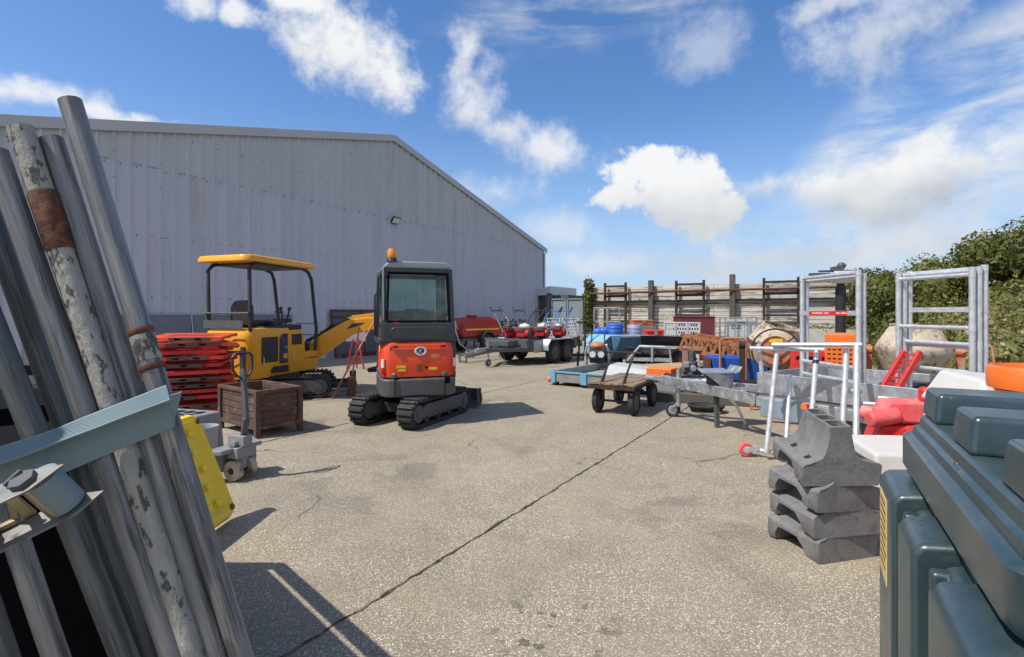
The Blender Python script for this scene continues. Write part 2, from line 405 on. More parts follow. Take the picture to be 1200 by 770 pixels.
# elsewhere: unseen clouds added behind and above the camera, for reflections and whiter fill
dy = k.n('ShaderNodeSeparateXYZ', ins={0:dirv}).outputs[1]
d_c = k.math('MULTIPLY', k.step(fbm(3.,detail=9),.43,.60), k.step(dy,-.15,.15,.95,.0))
col = layer(col, d_c, 0, k.step(nn,.38,.6,.5,1.))
def cumulus(col, parts, thr=.36, soft=.10, grey=.75, amt=1., ns=1.5):
    m = None; hb = None
    for p in parts:
        a, b = blob(*p)
        if m is None: m, hb = a, b
        else: m = k.math('SMOOTH_MAX', m, a, .18)
    x = k.math('ADD', m, k.math('MULTIPLY', k.math('SUBTRACT', nn, .5), ns*2))
    d = k.math('MULTIPLY', k.step(x, thr-soft, thr+soft*1.6), amt)
    sh = k.math('ADD', k.step(hb, -.75, .45), k.math('MULTIPLY', k.math('SUBTRACT', n_big, .5), 1.5), clamp=True)
    sh = k.math('ADD', k.math('MULTIPLY', sh, grey), 1-grey)
    return layer(col, d, 0, sh)
col = cumulus(col, [(1065,212,125,62),(990,225,60,40),(1090,180,60,40)], thr=.28, soft=.26, grey=.95, amt=.95)
col = cumulus(col, [(1035,35,95,62,10),(985,5,60,30)], thr=.32, soft=.34, grey=.45, amt=.62)
col = cumulus(col, [(408,64,88,62,-25),(362,10,48,30,-10),(440,84,56,44)], thr=.34, soft=.34, grey=.25)
col = cumulus(col, [(232,4,44,26),(290,22,26,22)], thr=.34, soft=.34, grey=.1, amt=.9)
col = cumulus(col, [(556,118,52,58,-30),(540,65,26,40,-20),(640,170,72,36,-12),(590,150,50,30)], thr=.40, soft=.42, grey=.3, amt=.85)
col = cumulus(col, [(25,108,95,32),(110,130,90,14)], thr=.36, soft=.36, grey=.1, amt=.9)
col = cumulus(col, [(820,60,60,40,30)], thr=.36, soft=.4, grey=.2, amt=.4)
col = cumulus(col, [(570,222,70,26),(660,275,60,30),(690,305,90,20)], thr=.40, soft=.42, grey=.15, amt=.5)
col = cumulus(col, [(895,212,60,22),(960,300,150,26),(820,306,120,22),(1090,290,120,24)], thr=.34, soft=.4, grey=.6, amt=.7)
col = cumulus(col, [(792,230,96,54),(742,208,48,38),(768,205,46,30),(835,248,70,42),(715,228,40,24)], thr=.36, soft=.14, grey=.6)
t.links.new(col, bg.inputs[0])

# ------------------------------------------------------------------ ground
def plane(name, x0, x1, y0, y1, z, mt):
    o = MB().quad((x0,y0,z),(x1,y0,z),(x1,y1,z),(x0,y1,z)).build(name, mt); o['kind'] = 'structure'; return o
def concrete():
    m = bpy.data.materials.new('exposed_aggregate_concrete'); m.use_nodes = True
    t = m.node_tree; t.nodes.clear(); k = NT(t)
    out = k.n('ShaderNodeOutputMaterial'); bs = k.n('ShaderNodeBsdfPrincipled'); t.links.new(bs.outputs[0], out.inputs[0])
    p = k.n('ShaderNodeTexCoord').outputs['Object']
    big = k.noise(p,.35,6,.6); mid = k.noise(p,1.7,7,.65); fine = k.noise(p,14.,5,.6)
    c = k.mix(k.step(big,.35,.65), (.310,.264,.190), (.395,.335,.232))
    c = k.mix(k.step(mid,.42,.70,.0,.6), c, (.235,.205,.155))
    c = k.mix(k.step(k.noise(k.vm('ADD',p,(9,4,0)),.55,5,.6),.52,.70,.0,.55), c, (.375,.31,.20))
    pw = k.vm('ADD', p, k.vm('MULTIPLY', k.n('ShaderNodeTexNoise', ins={'Vector':p,'Scale':60.,'Detail':2.}).outputs['Color'], (.006,.006,0)))
    v = k.n('ShaderNodeTexVoronoi', ins={'Vector':pw,'Scale':112.})
    r = k.n('ShaderNodeSeparateXYZ', ins={0:v.outputs['Color']})
    body = k.step(v.outputs['Distance'],.62,.30)
    stone = k.math('MULTIPLY', body, k.step(r.outputs[0],.22,.75))
    sc = k.mix(r.outputs[1], (.42,.36,.255), (.88,.80,.63))
    wear = k.step(k.noise(k.vm('ADD',p,(2,7,0)),1.3,5,.6),.34,.62,.45,1.)
    c = k.mix(k.math('MULTIPLY', stone, wear), c, sc)
    dk = k.math('MULTIPLY', body, k.step(r.outputs[2],.66,.86))
    c = k.mix(k.math('MULTIPLY',dk,.62), c, (.075,.066,.055))
    c = k.mix(k.math('MULTIPLY', k.step(v.outputs['Distance'],.42,.66), .42), c, (.085,.074,.058))
    c = k.mix(k.math('MULTIPLY', k.step(k.noise(k.vm('ADD',p,(31,4,0)),.8,4,.6),.55,.70), .30), c, (.40,.30,.24))
    c = k.mix(k.step(fine,.55,.75,.0,.22), c, (.10,.09,.08))
    # hairline cracks, worn tyre sweeps
    cv = k.n('ShaderNodeTexVoronoi', feature='DISTANCE_TO_EDGE', ins={'Vector':k.vm('ADD',p,k.vm('MULTIPLY',k.n('ShaderNodeTexNoise', ins={'Vector':p,'Scale':2.2,'Detail':6.}).outputs['Color'],(.55,.55,0))),'Scale':.42}).outputs['Distance']
    ck = k.math('MULTIPLY', k.step(cv,.006,.001), k.step(k.noise(p,.6,3,.5),.52,.60))
    c = k.mix(k.math('MULTIPLY',ck,.7), c, (.075,.066,.055))
    for (cx,cy,rad) in ((-7.5,2.2,7.1),(-7.5,2.2,8.35),(9.5,4.0,8.2),(9.5,4.0,9.5)):
        dd = k.math('ABSOLUTE', k.math('SUBTRACT', k.vm('LENGTH', k.vm('SUBTRACT', p, (cx,cy,0))), rad))
        tw = k.math('MULTIPLY', k.step(dd,.13,.05), k.math('MULTIPLY', k.step(k.noise(p,1.1,4,.6),.46,.62), k.step(k.noise(p,30.,3,.6),.3,.6)))
        c = k.mix(k.math('MULTIPLY',tw,.28), c, (.10,.09,.078))
    # oil and water marks
    def spot(cx, cy, rx, ry, s, lo, amt, colr):
        nonlocal c
        d = k.vm('LENGTH', k.vm('MULTIPLY', k.vm('SUBTRACT', p, (cx,cy,0)), (1/rx,1/ry,1)))
        w = k.math('MULTIPLY', k.step(d,1.,.35), k.step(k.noise(p,s,5,.55),lo,lo+.06))
        c = k.mix(k.math('MULTIPLY',w,amt), c, colr)
    g = G(650,735); spot(g.x,g.y,.42,.42,9.,.56,.75,(.060,.055,.048))
    g = G(690,541); spot(g.x,g.y,.25,.18,7.,.5,.6,(.07,.062,.052))
    g = G(640,520); spot(g.x,g.y,.3,.5,6.,.58,.4,(.08,.07,.06))
    g = G(450,560); spot(g.x,g.y,1.1,1.4,1.6,.5,.35,(.11,.10,.09))
    g = G(820,600); spot(g.x,g.y,.9,.9,2.2,.5,.35,(.13,.11,.09))
    g = G(350,500); spot(g.x,g.y,1.4,.8,2.,.45,.55,(.09,.08,.07))
    g = G(740,430); spot(g.x,g.y,4,3.,.9,.5,.4,(.12,.11,.10))
    g = G(560,470); spot(g.x,g.y,.9,.9,3.,.52,.5,(.10,.09,.08))
    t.links.new(c, bs.inputs['Base Color']); bs.inputs['Roughness'].default_value = .88; bs.inputs['Specular IOR Level'].default_value = .3
    h = k.math('ADD', k.math('MULTIPLY',stone,.6), k.math('ADD', fine, k.math('MULTIPLY',mid,1.5)))
    b = k.n('ShaderNodeBump', ins={'Strength':.55,'Distance':.006,'Height':h}); t.links.new(b.outputs[0], bs.inputs['Normal'])
    return m
m_yard = concrete()
m_earth = mat('rough_grass_and_earth',(.10,.095,.05),.95,0,.3,.6,col2=(.08,.10,.035),lim=(.45,.6),scale2=1.5)
m_joint = mat('tar_joint',(.060,.048,.036),1.,0,.4,8.,col2=(.17,.145,.105),lim=(.50,.60),scale2=9,spec=.05)
plane('ground', -300, 300, -150, 500, -.03, m_earth)
plane('yard', -18, 13.2, -6, 31, 0, m_yard)
# control joints between the concrete bays
DJ = Vector((.527,.850,0)); NJ = Vector((.850,-.527,0))
def joint(p0, a, b, w=.026):
    mb = MB(); n = 260; r2 = random.Random(int(a*10+b*7+p0[0]*13)); pts = []
    for i in range(n+1):
        s = a+(b-a)*i/n; q = Vector(p0)+DJ*s
        ww = w*(.35+.75*r2.random()**1.3); j = (r2.random()-.5)*.016
        pts.append((q+NJ*(j-ww/2), q+NJ*(j+ww/2)))
    vs = []
    for l, r_ in pts: vs += [(l.x,l.y,.004),(r_.x,r_.y,.004)]
    mb.add(vs, [(2*i,2*i+1,2*i+3,2*i+2) for i in range(n)])
    o = mb.build('pavement_joint', m_joint); o['kind'] = 'structure'
joint((-.84,2.56,0), -3, 13)
joint((-.62,9.8,0), -8, 14, .022)
joint((2.22,.66,0), -3, 11, .022)

# ------------------------------------------------------------------ warehouse
CX, CY = 1.82, 30.5
T_R, Z_E, SL = 12.1, 5.14, .249
def verge(x): return Z_E + SL*(x if x <= T_R else 2*T_R-x)
wh = thing('warehouse','long grey ribbed metal warehouse with a low pitched roof','warehouse',(CX,CY,0),(.850,-.527))
mb = MB()
pitch = .3333; xs = []
x = 0.
while x < 2*T_R-.01:
    xs += [(x,.0),(x+.215,.0),(x+.236,.052),(x+.278,.052)]; x += pitch
xs.append((2*T_R,0.))
zs = Z_E-.03
lo = [(x,y+.022,0.) for x,y in xs]; hi = [(x,y+.022,zs) for x,y in xs]
n = len(xs); mb.add(lo+hi, [(i,i+1,n+i+1,n+i) for i in range(n-1)])
lo = [(x,y,zs-.1) for x,y in xs]; hi = [(x,y,verge(x)-.02) for x,y in xs]
mu = MB(); mu.add(lo+hi, [(i,i+1,n+i+1,n+i) for i in range(n-1)])
mb.build('wall_cladding', m_clad, wh); mu.build('upper_cladding', m_cladu, wh)
# rear and side walls, roof
mb = MB(); mb.bx(-.02,.10,-30,-.03,0,Z_E-.1); mb.bx(2*T_R-.1,2*T_R+.02,-30,-.03,0,Z_E-.1); mb.bx(.1,2*T_R-.1,-30,-29.9,0,Z_E-.1)
mb.build('side_wall', m_clad, wh)
mb = MB()
for a,b in ((-.25,T_R),(2*T_R+.25,T_R)):
    za = Z_E-SL*.25; zb = Z_E+SL*T_R
    mb.prism([(a,za+.02),(b,zb+.02),(b,zb+.12),(a,za+.12)],'y',-30.2,.06)
mb.build('roof', m_trim, wh)
mb = MB()
for a,b in ((-.27,T_R),(2*T_R+.27,T_R)):
    za = Z_E-SL*.27; zb = Z_E+SL*T_R
    mb.prism([(a,za-.10),(b,zb-.10),(b,zb+.15),(a,za+.15)],'y',.064,.105)
mb.build('verge_flashing', m_trim, wh, .006)
mb = MB(); mb.bx(-.06,.13,.072,.09,0,Z_E-.16); mb.bx(-.085,-.06,-.3,.075,0,Z_E-.16)
mb.build('corner_flashing', m_trim, wh)
mb = MB(); r2 = random.Random(3)
for z in (1.9,3.4,Z_E-.10,6.0,7.1):
    x = .11
    while x < 2*T_R:
        if z < verge(x)-.3 and r2.random() < .86:
            zz = z+r2.uniform(-.015,.015); yy = .022 if z < zs else 0
            mb.box((x+r2.uniform(-.01,.01),yy+.008,zz),(.026,.012,.026))
        x += pitch*(2 if z > 5.2 else 1)
x = .257
while x < 2*T_R:
    z = .8+r2.uniform(0,.2)
    while z < verge(x)-.4:
        mb.box((x,.056+(.022 if z < zs else 0),z),(.02,.012,.02)); z += .62
    x += pitch*3
for x in np.arange(.1,2*T_R,.1):
    if r2.random() < .55: mb.box((x,.024,zs-.004),(r2.uniform(.03,.1),.008,.014))
mb.build('fixing_screws', m_dgrey, wh)['kind'] = 'stuff'
# floodlight on the gable
q = wh.matrix_basis
fl = thing('wall_floodlight','small black floodlight high on the grey warehouse wall','floodlight',(0,0,0))
fl.location = Matrix.Translation((CX,CY,0)) @ wh.rotation_euler.to_matrix().to_4x4() @ Vector((T_R+.05,.05,5.02)); fl.rotation_euler = wh.rotation_euler
b = MB(); b.box((0,.16,.0),(.40,.05,.28),(R(-32),0,0)); b.build('lamp_housing',m_blkst,fl,.012)
b = MB(); b.box((0,.186,-.016),(.33,.008,.21),(R(-32),0,0)); b.build('lens',m_clear,fl)
b = MB(); b.bx(-.06,.06,0,.02,-.08,.08); b.bar((-.12,.01,.0),(-.12,.14,.0),.02,.03); b.bar((.12,.01,0),(.12,.14,0),.02,.03); b.bx(-.13,.13,.0,.02,-.02,.02); b.build('bracket',m_blkst,fl)

# grey hoarding sheets leaning on the wall, mesh panels further along
def wloc(tt, off=0., z=0.):
    return Vector((CX-.527*tt+.85*off, CY-.85*tt-.527*off, z))
def hoarding(tt, label):
    o = thing('hoarding_panel', label, 'panel', wloc(tt,.34), (.85,-.527), 'grey hoarding panels leaning on the warehouse wall')
    o.rotation_euler.rotate_axis('X', R(9))
    b = MB(); b.bx(.03,2.95,-.01,.01,.06,1.44); b.build('sheet',m_hoard,o)
    b = MB()
    b.tube([(.0,.0,.0),(.0,0,1.48),(2.98,0,1.48),(2.98,0,.0)],.021,8); b.bar((0,0,.05),(2.98,0,.05),.03); b.build('frame',m_galv,o)
for i, tt in enumerate((16.55,19.55)):
    hoarding(tt, ['grey hoarding panel on the wall behind the yellow digger and its canopy posts','grey hoarding panel on the wall behind the stack of red barriers'][i])
def meshpanel(tt, off, ht, label, rot=0.):
    o = thing('mesh_panel', label, 'fence panel', wloc(tt,off), (.85,-.527), 'old framed panels leaning on the warehouse wall')
    o.rotation_euler.rotate_axis('X', R(10)); o.rotation_euler.rotate_axis('Y', R(rot))
    b = MB(); w = 2.5
    for p in (((0,0,0),(0,0,ht)),((w,0,0),(w,0,ht)),((0,0,ht),(w,0,ht)),((0,0,.12),(w,0,.12)),((0,0,ht*.86),(w,0,ht*.86)),((w*.5,0,.12),(w*.5,0,ht))): b.bar(*p,.05,.05,(0,1,0))
    b.build('frame',m_rust if off < .5 else m_galv,o)
    b = MB(); b.bx(.03,w-.03,-.008,.004,.14,ht-.03); b.build('infill_sheet',m_dgrey,o)
meshpanel(12.6,.42,1.62,'dark framed panel leaning on the wall behind the yellow digger boom')
meshpanel(9.9,.44,1.60,'dark framed panel leaning on the wall behind the cab of the orange digger',.5)

# ------------------------------------------------------------------ far end: gate, building beyond, timber fence
FX, FY = 3.62, 24.5
U = Vector((.85,-.527,0)); V = Vector((.527,.85,0))
def floc(s, off=0., z=0.): return Vector((FX,FY,z))+U*s-V*off
FN = (-.527,-.85)             # fence face towards the yard (local Y); local X = -U
gt = thing('steel_gate','pair of grey green sheet steel gates in the far corner of the yard','gate',floc(-.35),FN)
for i,(a,b_) in enumerate(((.0,.82),(.86,1.68))):
    b = MB(); b.bx(a,b_,-.03,.0,.08,2.18)
    lf = b.build('gate_leaf',m_gate,gt)
    b = MB()
    for p in (((a+.03,.02,.08),(a+.03,.02,2.2)),((b_-.03,.02,.08),(b_-.03,.02,2.2)),((a,.02,2.17),(b_,.02,2.17)),((a,.02,1.1),(b_,.02,1.1)),((a,.02,.1),(b_,.02,.1))): b.bar(*p,.06,.05,(0,1,0))
    b.build('leaf_frame',m_gate,lf)
ps = thing('gate_post','dark square post left of the grey green gates','post',floc(-2.13),FN)
b = MB(); b.bx(-.11,.11,-.11,.11,0,2.42); b.build('post',m_blkst,ps,.02)
b = MB(); b.bx(-.13,.13,-.13,.13,2.42,2.46); b.build('post_cap',m_blkst,ps)
bb = thing('outbuilding','small dark outbuilding with a pale roof edge beyond the gates','outbuilding',floc(-4.0,-3.5),FN)
b = MB(); b.bx(-1.2,2.2,-3,0,0,2.5); b.build('wall',m_woodg,bb)
b = MB(); b.prism([(-.2,2.50),(2.4,2.50),(2.4,2.56),(-.2,3.0)],'y',-3.2,.2); b.build('roof',m_whitep,bb)
b = MB(); b.bx(-.6,.3,.0,.03,1.1,1.9); b.build('window',m_dgrey,bb)

fence = thing('timber_fence','tall fence of silvered horizontal planks with rusty racks across the far end','fence',floc(0),FN)
L = 13.2; fh = 2.72
b = MB(); z = .04; r2 = random.Random(5); i = 0
while z < fh-.05:
    hgt = r2.choice((.150,.158,.165,.145)); x = 0.; st = r2.uniform(-1.5,0)
    edges = [0]+[e for e in (2.75+st*.4, 5.45, 8.2+st*.3, 10.9) ]+[L]
    for e0,e1 in zip(edges[:-1],edges[1:]):
        b.bx(-e1+.006,-e0-.006, -.05+r2.uniform(-.008,.008), r2.uniform(-.006,.012), z+r2.uniform(0,.010), min(fh,z+hgt-.008)+r2.uniform(-.006,.006))
    z += hgt
b.build('plank_panel',m_woodf,fence)
b = MB(); b.bx(-L,0,-.10,-.055,.0,fh-.06); b.build('backing_rail',m_woodg,fence)
def s_at(px):      # distance along the fence under a picture column
    a = (px-600)/F; return (a*FY-FX)/(.85+a*.527)
for px,hh in ((764,2.92),(859,3.05),(1000,2.9)):
    s = s_at(px); b = MB(); b.bx(-s-.10,-s+.10,.02,.24,0,hh); b.bx(-s-.13,-s-.02,.24,.30,0,hh-.25); b.build('post',m_woodg,fence,.02)
b = MB()
b.bar((0,.075,1.98),(-L,.075,2.03),.09,.12); b.build('waler',m_woodg,fence)
b = MB()
b.tube([(-.1,.34,2.38),(-4,.33,2.42),(-8,.33,2.43),(-11.3,.33,2.47)],.045,8); b.build('pipe_rail',m_rust,fence)
for a,c,nr in ((711,735,5),(794,826,5),(896,936,5)):
    s0, s1 = s_at(a), s_at(c); b = MB()
    for s in (s0,s1): b.bar((-s,.2,0),(-s,.2,2.86),.09,.10,(0,1,0))
    for z in (2.70,2.26,1.92,1.42,.9)[:nr]: b.bar((-s0,.2,z),(-s1,.2,z),.085,.06,(0,1,0))
    b.build('rack_frame',m_rustd,fence)

# ------------------------------------------------------------------ planting
def leaves(blobs, n, size, seed, squash=1., core=.78, hang=.0):
    g = np.random.default_rng(seed)
    B = np.array(blobs); wgt = B[:,3]**2; wgt = wgt/wgt.sum()
    idx = g.choice(len(B), n, p=wgt)
    d = g.normal(size=(n,3)); d /= np.linalg.norm(d,axis=1)[:,None]
    lump = np.array([mnoise.noise(Vector(v)*2.3+Vector((seed,i%1,0))) for i,v in zip(idx, d+B[idx,:3]*.7)])
    rad = B[idx,3]*(1+.22*lump)*(1-.32*g.random(n)**1.7)
    stray = g.random(n) < .035; rad = np.where(stray, rad*g.uniform(1.02,1.18,n), rad)
    c = B[idx,:3]+d*rad[:,None]*np.array([1,1,squash])
    keep = c[:,2] > .02; c = c[keep]; d = d[keep]; m = len(c)
    nrm = d*.55+g.normal(size=(m,3))*.6+np.array([0,0,.25]); nrm /= np.linalg.norm(nrm,axis=1)[:,None]
    tv = np.cross(nrm, g.normal(size=(m,3))); tv /= np.linalg.norm(tv,axis=1)[:,None]
    bv = np.cross(nrm, tv)
    s = size*(.45+1.1*g.random(m)**1.6)[:,None]
    v = np.empty((m,4,3))
    v[:,0] = c-tv*s; v[:,1] = c-bv*s*.5+nrm*s*.12; v[:,2] = c+tv*s-nrm*s*.15; v[:,3] = c+bv*s*.5+nrm*s*.12
    # stray shoots standing out of the outline
    extra = []
    for q in range(n//130):
        i_ = g.integers(len(c)); p0 = c[i_]; dr = d[i_]*.7+np.array([0,0,.8])+g.normal(size=3)*.35; dr /= np.linalg.norm(dr); ln = g.uniform(.15,.5)*min(1.,size*13)
        for t_ in np.linspace(.1,1,7):
            cc = p0+dr*ln*t_+np.array([0,0,-.12*t_*t_*ln]); a_ = g.normal(size=3); a_ /= np.linalg.norm(a_); b_ = np.cross(a_,dr); s_ = size*g.uniform(.4,.85)
            extra += [cc-a_*s_, cc-b_*s_*.4, cc+a_*s_, cc+b_*s_*.4]
    return np.concatenate([v.reshape(-1,3), np.array(extra)]) if extra else v.reshape(-1,3)
def leafmesh(name, v):
    me = bpy.data.meshes.new(name); m = len(v)//4
    me.vertices.add(len(v)); me.vertices.foreach_set('co', v.astype(np.float32).ravel())
    me.loops.add(m*4); me.loops.foreach_set('vertex_index', np.arange(m*4,dtype=np.int32))
    me.polygons.add(m); me.polygons.foreach_set('loop_start', np.arange(0,m*4,4,dtype=np.int32))
    me.update(calc_edges=True); me.validate(); return me
def shrub(name, label, cat, loc, blobs, n, size, mt, seed, trunk=True, group=None):
    o = thing(name, label, cat, loc, group=group)
    v = leaves(blobs, n, size, seed)
    me = leafmesh('crown', v); me.materials.append(mt)
    c = bpy.data.objects.new('crown', me); COL.objects.link(c); c.parent = o
    cb = MB()
    for x,y,z,r in blobs:
        prof = [(max(1e-3,math.sin(math.pi*i/7))*r*.74,-math.cos(math.pi*i/7)*r*.74) for i in range(8)]
        cb.lathe(prof,10,Matrix.Translation((x,y,max(z,r*.2))))
    for i,p in enumerate(cb.v): cb.v[i] = p*(1+.10*mnoise.noise(p*3))
    co_ = cb.build('inner_foliage', mt, o)
    if trunk:
        tb = MB(); r2 = random.Random(seed)
        for x,y,z,r in blobs:
            q = Vector((x*.35,y*.35,0)); tb.tube([q, q.lerp(Vector((x,y,z)),.5)+Vector((r2.uniform(-.1,.1),r2.uniform(-.1,.1),0)), (x,y,z)],[.07,.05,.025],6)
        tb.build('trunk', m_bark, o)
    return o
def blobset(seed, w, d, h, n, r=(.5,.9)):
    r2 = random.Random(seed); out = []
    for i in range(n):
        rr = r2.uniform(*r); out.append((r2.uniform(-w,w),r2.uniform(-d,d),rr*.6+r2.random()*(h-1.5*rr),rr))
    rr = r[1]*.9; out.append((0,0,h-rr,rr)); return out
HL = [  # px, depth, height, half width, leaf count, material, label
 (1045,17.6,2.95,1.25,5600,m_leafd,'dark dense shrub at the end of the plank fence'),
 (1100,15.9,3.05,1.15,5600,m_leafd,'dark shrub behind the taller right hand scaffold frame'),
 (1092,18.4,3.35,1.2,3600,m_leafm,'mid green shrub rising behind the dark fence shrub'),
 (1150,15.0,3.55,1.35,6200,m_leafm,'tall mid green hedge shrub right of the scaffold frames'),
 (1205,13.9,3.95,1.4,6200,m_leafd,'tallest dark hedge shrub at the right edge of the view'),
 (1262,12.6,3.7,1.5,4200,m_leafm,'tall mid green hedge shrub just beyond the right edge'),
]
for i,(px,Y,h_,w_,n_,mt,lb) in enumerate(HL):
    p = P(px,HZ,Y); shrub('hedge_shrub',lb,'shrub',(p.x,p.y,0),blobset(20+i,w_,w_*.7,h_,9,(.55,.95)),int(n_*2.3),.064,mt,40+i,group='hedge shrubs along the right side of the yard')
BL = [(1165,11.2,1.75,.95,'pale bramble mound under the tall hedge shrubs'),(1215,10.2,1.95,1.0,'pale bramble mound at the right edge of the view'),
      (1105,13.3,1.55,1.0,'low bramble mound behind the right hand cement mixer'),(1190,8.9,1.25,.75,'low bramble mound behind the orange barrel')]
for i,(px,Y,h_,w_,lb) in enumerate(BL):
    p = P(px,HZ,Y); shrub('bramble_bush',lb,'bush',(p.x,p.y,0),blobset(60+i,w_,w_*.7,h_,7,(.4,.65)),7500,.042,m_leafl if i != 2 else m_leafm,70+i,False,group='bramble mounds in front of the hedge')
# ivy on the corner post
iv = thing('ivy_post','old corner post smothered in dark ivy beside the gates','ivy post',floc(.0,.12),FN)
b = MB(); b.bx(-.11,.11,-.11,.11,0,2.85); b.build('post',m_woodg,iv)
v = leaves([(0,0,.3+.28*i,.26+.05*math.sin(i*2.1)) for i in range(10)], 2600,.07,91)
me = leafmesh('ivy',v); me.materials.append(m_leafd); c = bpy.data.objects.new('ivy',me); COL.objects.link(c); c.parent = iv
wd = shrub('weed_clump','yellow green weeds at the foot of the ivy post','weeds',floc(.1,.5),[(0,0,.2,.32),(.5,-.2,.15,.25),(-.4,.05,.1,.22)],900,.06,m_leafl,95,False)
# moss and grass fringe in front of the fence
def fringe(name, pts, n, hgt, mt, seed, spread=.3):
    g = np.random.default_rng(seed); vs = []
    for i in range(n):
        f = g.random()*(len(pts)-1); j = int(f); p = Vector(pts[j]).lerp(Vector(pts[j+1]), f-j)
        p += Vector((g.normal()*spread,g.normal()*spread,0)); h_ = hgt*g.uniform(.4,1.2); a = g.random()*6.28; w = .012
        dx,dy = math.cos(a)*w, math.sin(a)*w; lx,ly = g.normal()*h_*.35, g.normal()*h_*.35
        vs += [(p.x-dx,p.y-dy,p.z),(p.x+dx,p.y+dy,p.z),(p.x+lx+dx*.3,p.y+ly+dy*.3,p.z+h_),(p.x+lx-dx*.3,p.y+ly-dy*.3,p.z+h_)]
    me = leafmesh(name, np.array(vs)); me.materials.append(mt)
    o = bpy.data.objects.new(name, me); COL.objects.link(o); o['kind'] = 'stuff'
    return tag(o, 'dry grass growing along the edge of the yard under the hedge and fence', 'grass')
fringe('grass', [floc(7.,.35),floc(10.5,.45),(11.,15.5,0),(9.6,11.5,0),(9.3,8.2,0)], 5200, .32, m_grass, 5, .35)
mo = MB(); mo.bx(-.0,3.6,-.25,.25,0,.95)
lw = thing('low_wall','low block wall with mossy top in front of the plank fence','wall',floc(8.3,1.6),(.527,.85))
b = MB(); b.bx(-.2,3.4,-.15,.15,0,.95); b.build('wall',m_concr,lw,.01)
v = leaves([(x*.3-.1,0,.95,.17) for x in range(11)],1500,.03,33)
me = leafmesh('moss',v); me.materials.append(m_leafl); c = bpy.data.objects.new('moss',me); COL.objects.link(c); c.parent = lw
# ------------------------------------------------------------------ shared pieces
def wheel(par, c, r, w, rim=None, axis='x', yaw=0., tread=True, holes=8):
    M = Matrix.Translation(c) @ Matrix.Rotation(yaw,4,'Z') @ Matrix.Rotation(R(90),4,'Y')
    b = MB(M); ri = r*.60
    b.lathe([(ri,-w*.42),(r*.86,-w*.5),(r*.96,-w*.42),(r,-w*.25),(r,w*.25),(r*.96,w*.42),(r*.86,w*.5),(ri,w*.42),(ri*.97,0)],28,closed=True)
    if tread:
        for i in range(30):
            a = 2*math.pi*i/30
            b.box((math.cos(a)*r*.985,math.sin(a)*r*.985,w*.16*(-1)**i),(r*.05,r*.10,w*.5),(0,0,a))
    o = b.build('wheel', m_tyre, par)
    b = MB(M)
    b.lathe([(ri*1.0,-w*.40),(ri*.93,-w*.36),(ri*.86,-w*.18),(ri*.45,-w*.10),(ri*.38,-w*.26),(.001,-w*.26)],24)
    b.lathe([(ri*1.0,w*.40),(ri*.93,w*.36),(ri*.86,w*.18),(ri*.45,w*.10),(ri*.38,w*.26),(.001,w*.26)],24)
    b.build('rim', rim or m_galv, o)
    b = MB(M)
    for i in range(holes):
        a = 2*math.pi*i/holes
        for s in (-1,1): b.cyl((math.cos(a)*ri*.66,math.sin(a)*ri*.66,s*w*.135),(math.cos(a)*ri*.66,math.sin(a)*ri*.66,s*w*.17),ri*.085,n=8)
    b.build('rim_slots', m_void, o)
    return o
def track(par, T, xc, L, h, w):
    """one rubber crawler track: belt with lugs, sprocket, idler, rollers, frame"""
    b = MB(T); outer = stadium(-L/2,L/2,0.02,h,9); inner = stadium(-L/2+.035,L/2-.035,.055,h-.035,9)
    n = len(outer); vs = []
    for x in (xc-w/2,xc+w/2):
        vs += [(x,y,z) for y,z in outer]; vs += [(x,y,z) for y,z in inner]
    fs = []
    for i in range(n):
        j = (i+1)%n
        fs += [(i,j,2*n+j,2*n+i),(n+i,3*n+i,3*n+j,n+j),(i,n+i,n+j,j),(2*n+i,2*n+j,3*n+j,3*n+i)]
    b.add(vs,fs)
    r = (h-.02)/2; st = L-2*r; per = 2*st+2*math.pi*r; m = int(per/.075)
    for i in range(m):
        s = per*i/m
        if s < st: y,z,a = -st/2+s, .02, 0
        elif s < st+math.pi*r: a = (s-st)/r; y,z = st/2+r*math.sin(a), .02+r-r*math.cos(a)
        elif s < 2*st+math.pi*r: y,z,a = st/2-(s-st-math.pi*r), h, math.pi
        else: a = math.pi+(s-2*st-math.pi*r)/r; y,z = -st/2+r*math.sin(a), .02+r-r*math.cos(a)
        b.box((xc+(.0 if i%2 else .0),y+.010*math.sin(a),z-.010*math.cos(a)),(w*.94,.036,.03),(a,0,0))
    o = b.build('track', m_tyre, par)
    for nm,y,rr in (('sprocket',-st/2,r*.66),('idler',st/2,r*.74)):
        b = MB(T); c = Vector((xc,y,.02+r))
        b.cyl(c-Vector((w*.46,0,0)),c+Vector((w*.46,0,0)),rr,n=20); b.cyl(c-Vector((w*.53,0,0)),c+Vector((w*.53,0,0)),rr*.45,n=14)
        for i in range(8):
            a = 2*math.pi*i/8; b.cyl(c+Vector((-w*.48,math.cos(a)*rr*.72,math.sin(a)*rr*.72)),c+Vector((w*.48,math.cos(a)*rr*.72,math.sin(a)*rr*.72)),.012,n=6)
        b.build(nm, m_dgrey, o, .006)
    b = MB(T); b.prism([(-st*.42,.11),(st*.46,.11),(st*.46,h-.12),(st*.40,h-.07),(-st*.36,h-.07),(-st*.42,h-.12)],'x',xc-w*.48,xc+w*.48)
    b.build('track_frame', m_dgrey, o, .01)
    for i in range(4):
        y = -st*.36+st*.74*i/3; b = MB(T); b.cyl((xc-w*.5,y,.095),(xc+w*.5,y,.095),.048,n=12); b.build('roller', m_rustd, o)
    return o
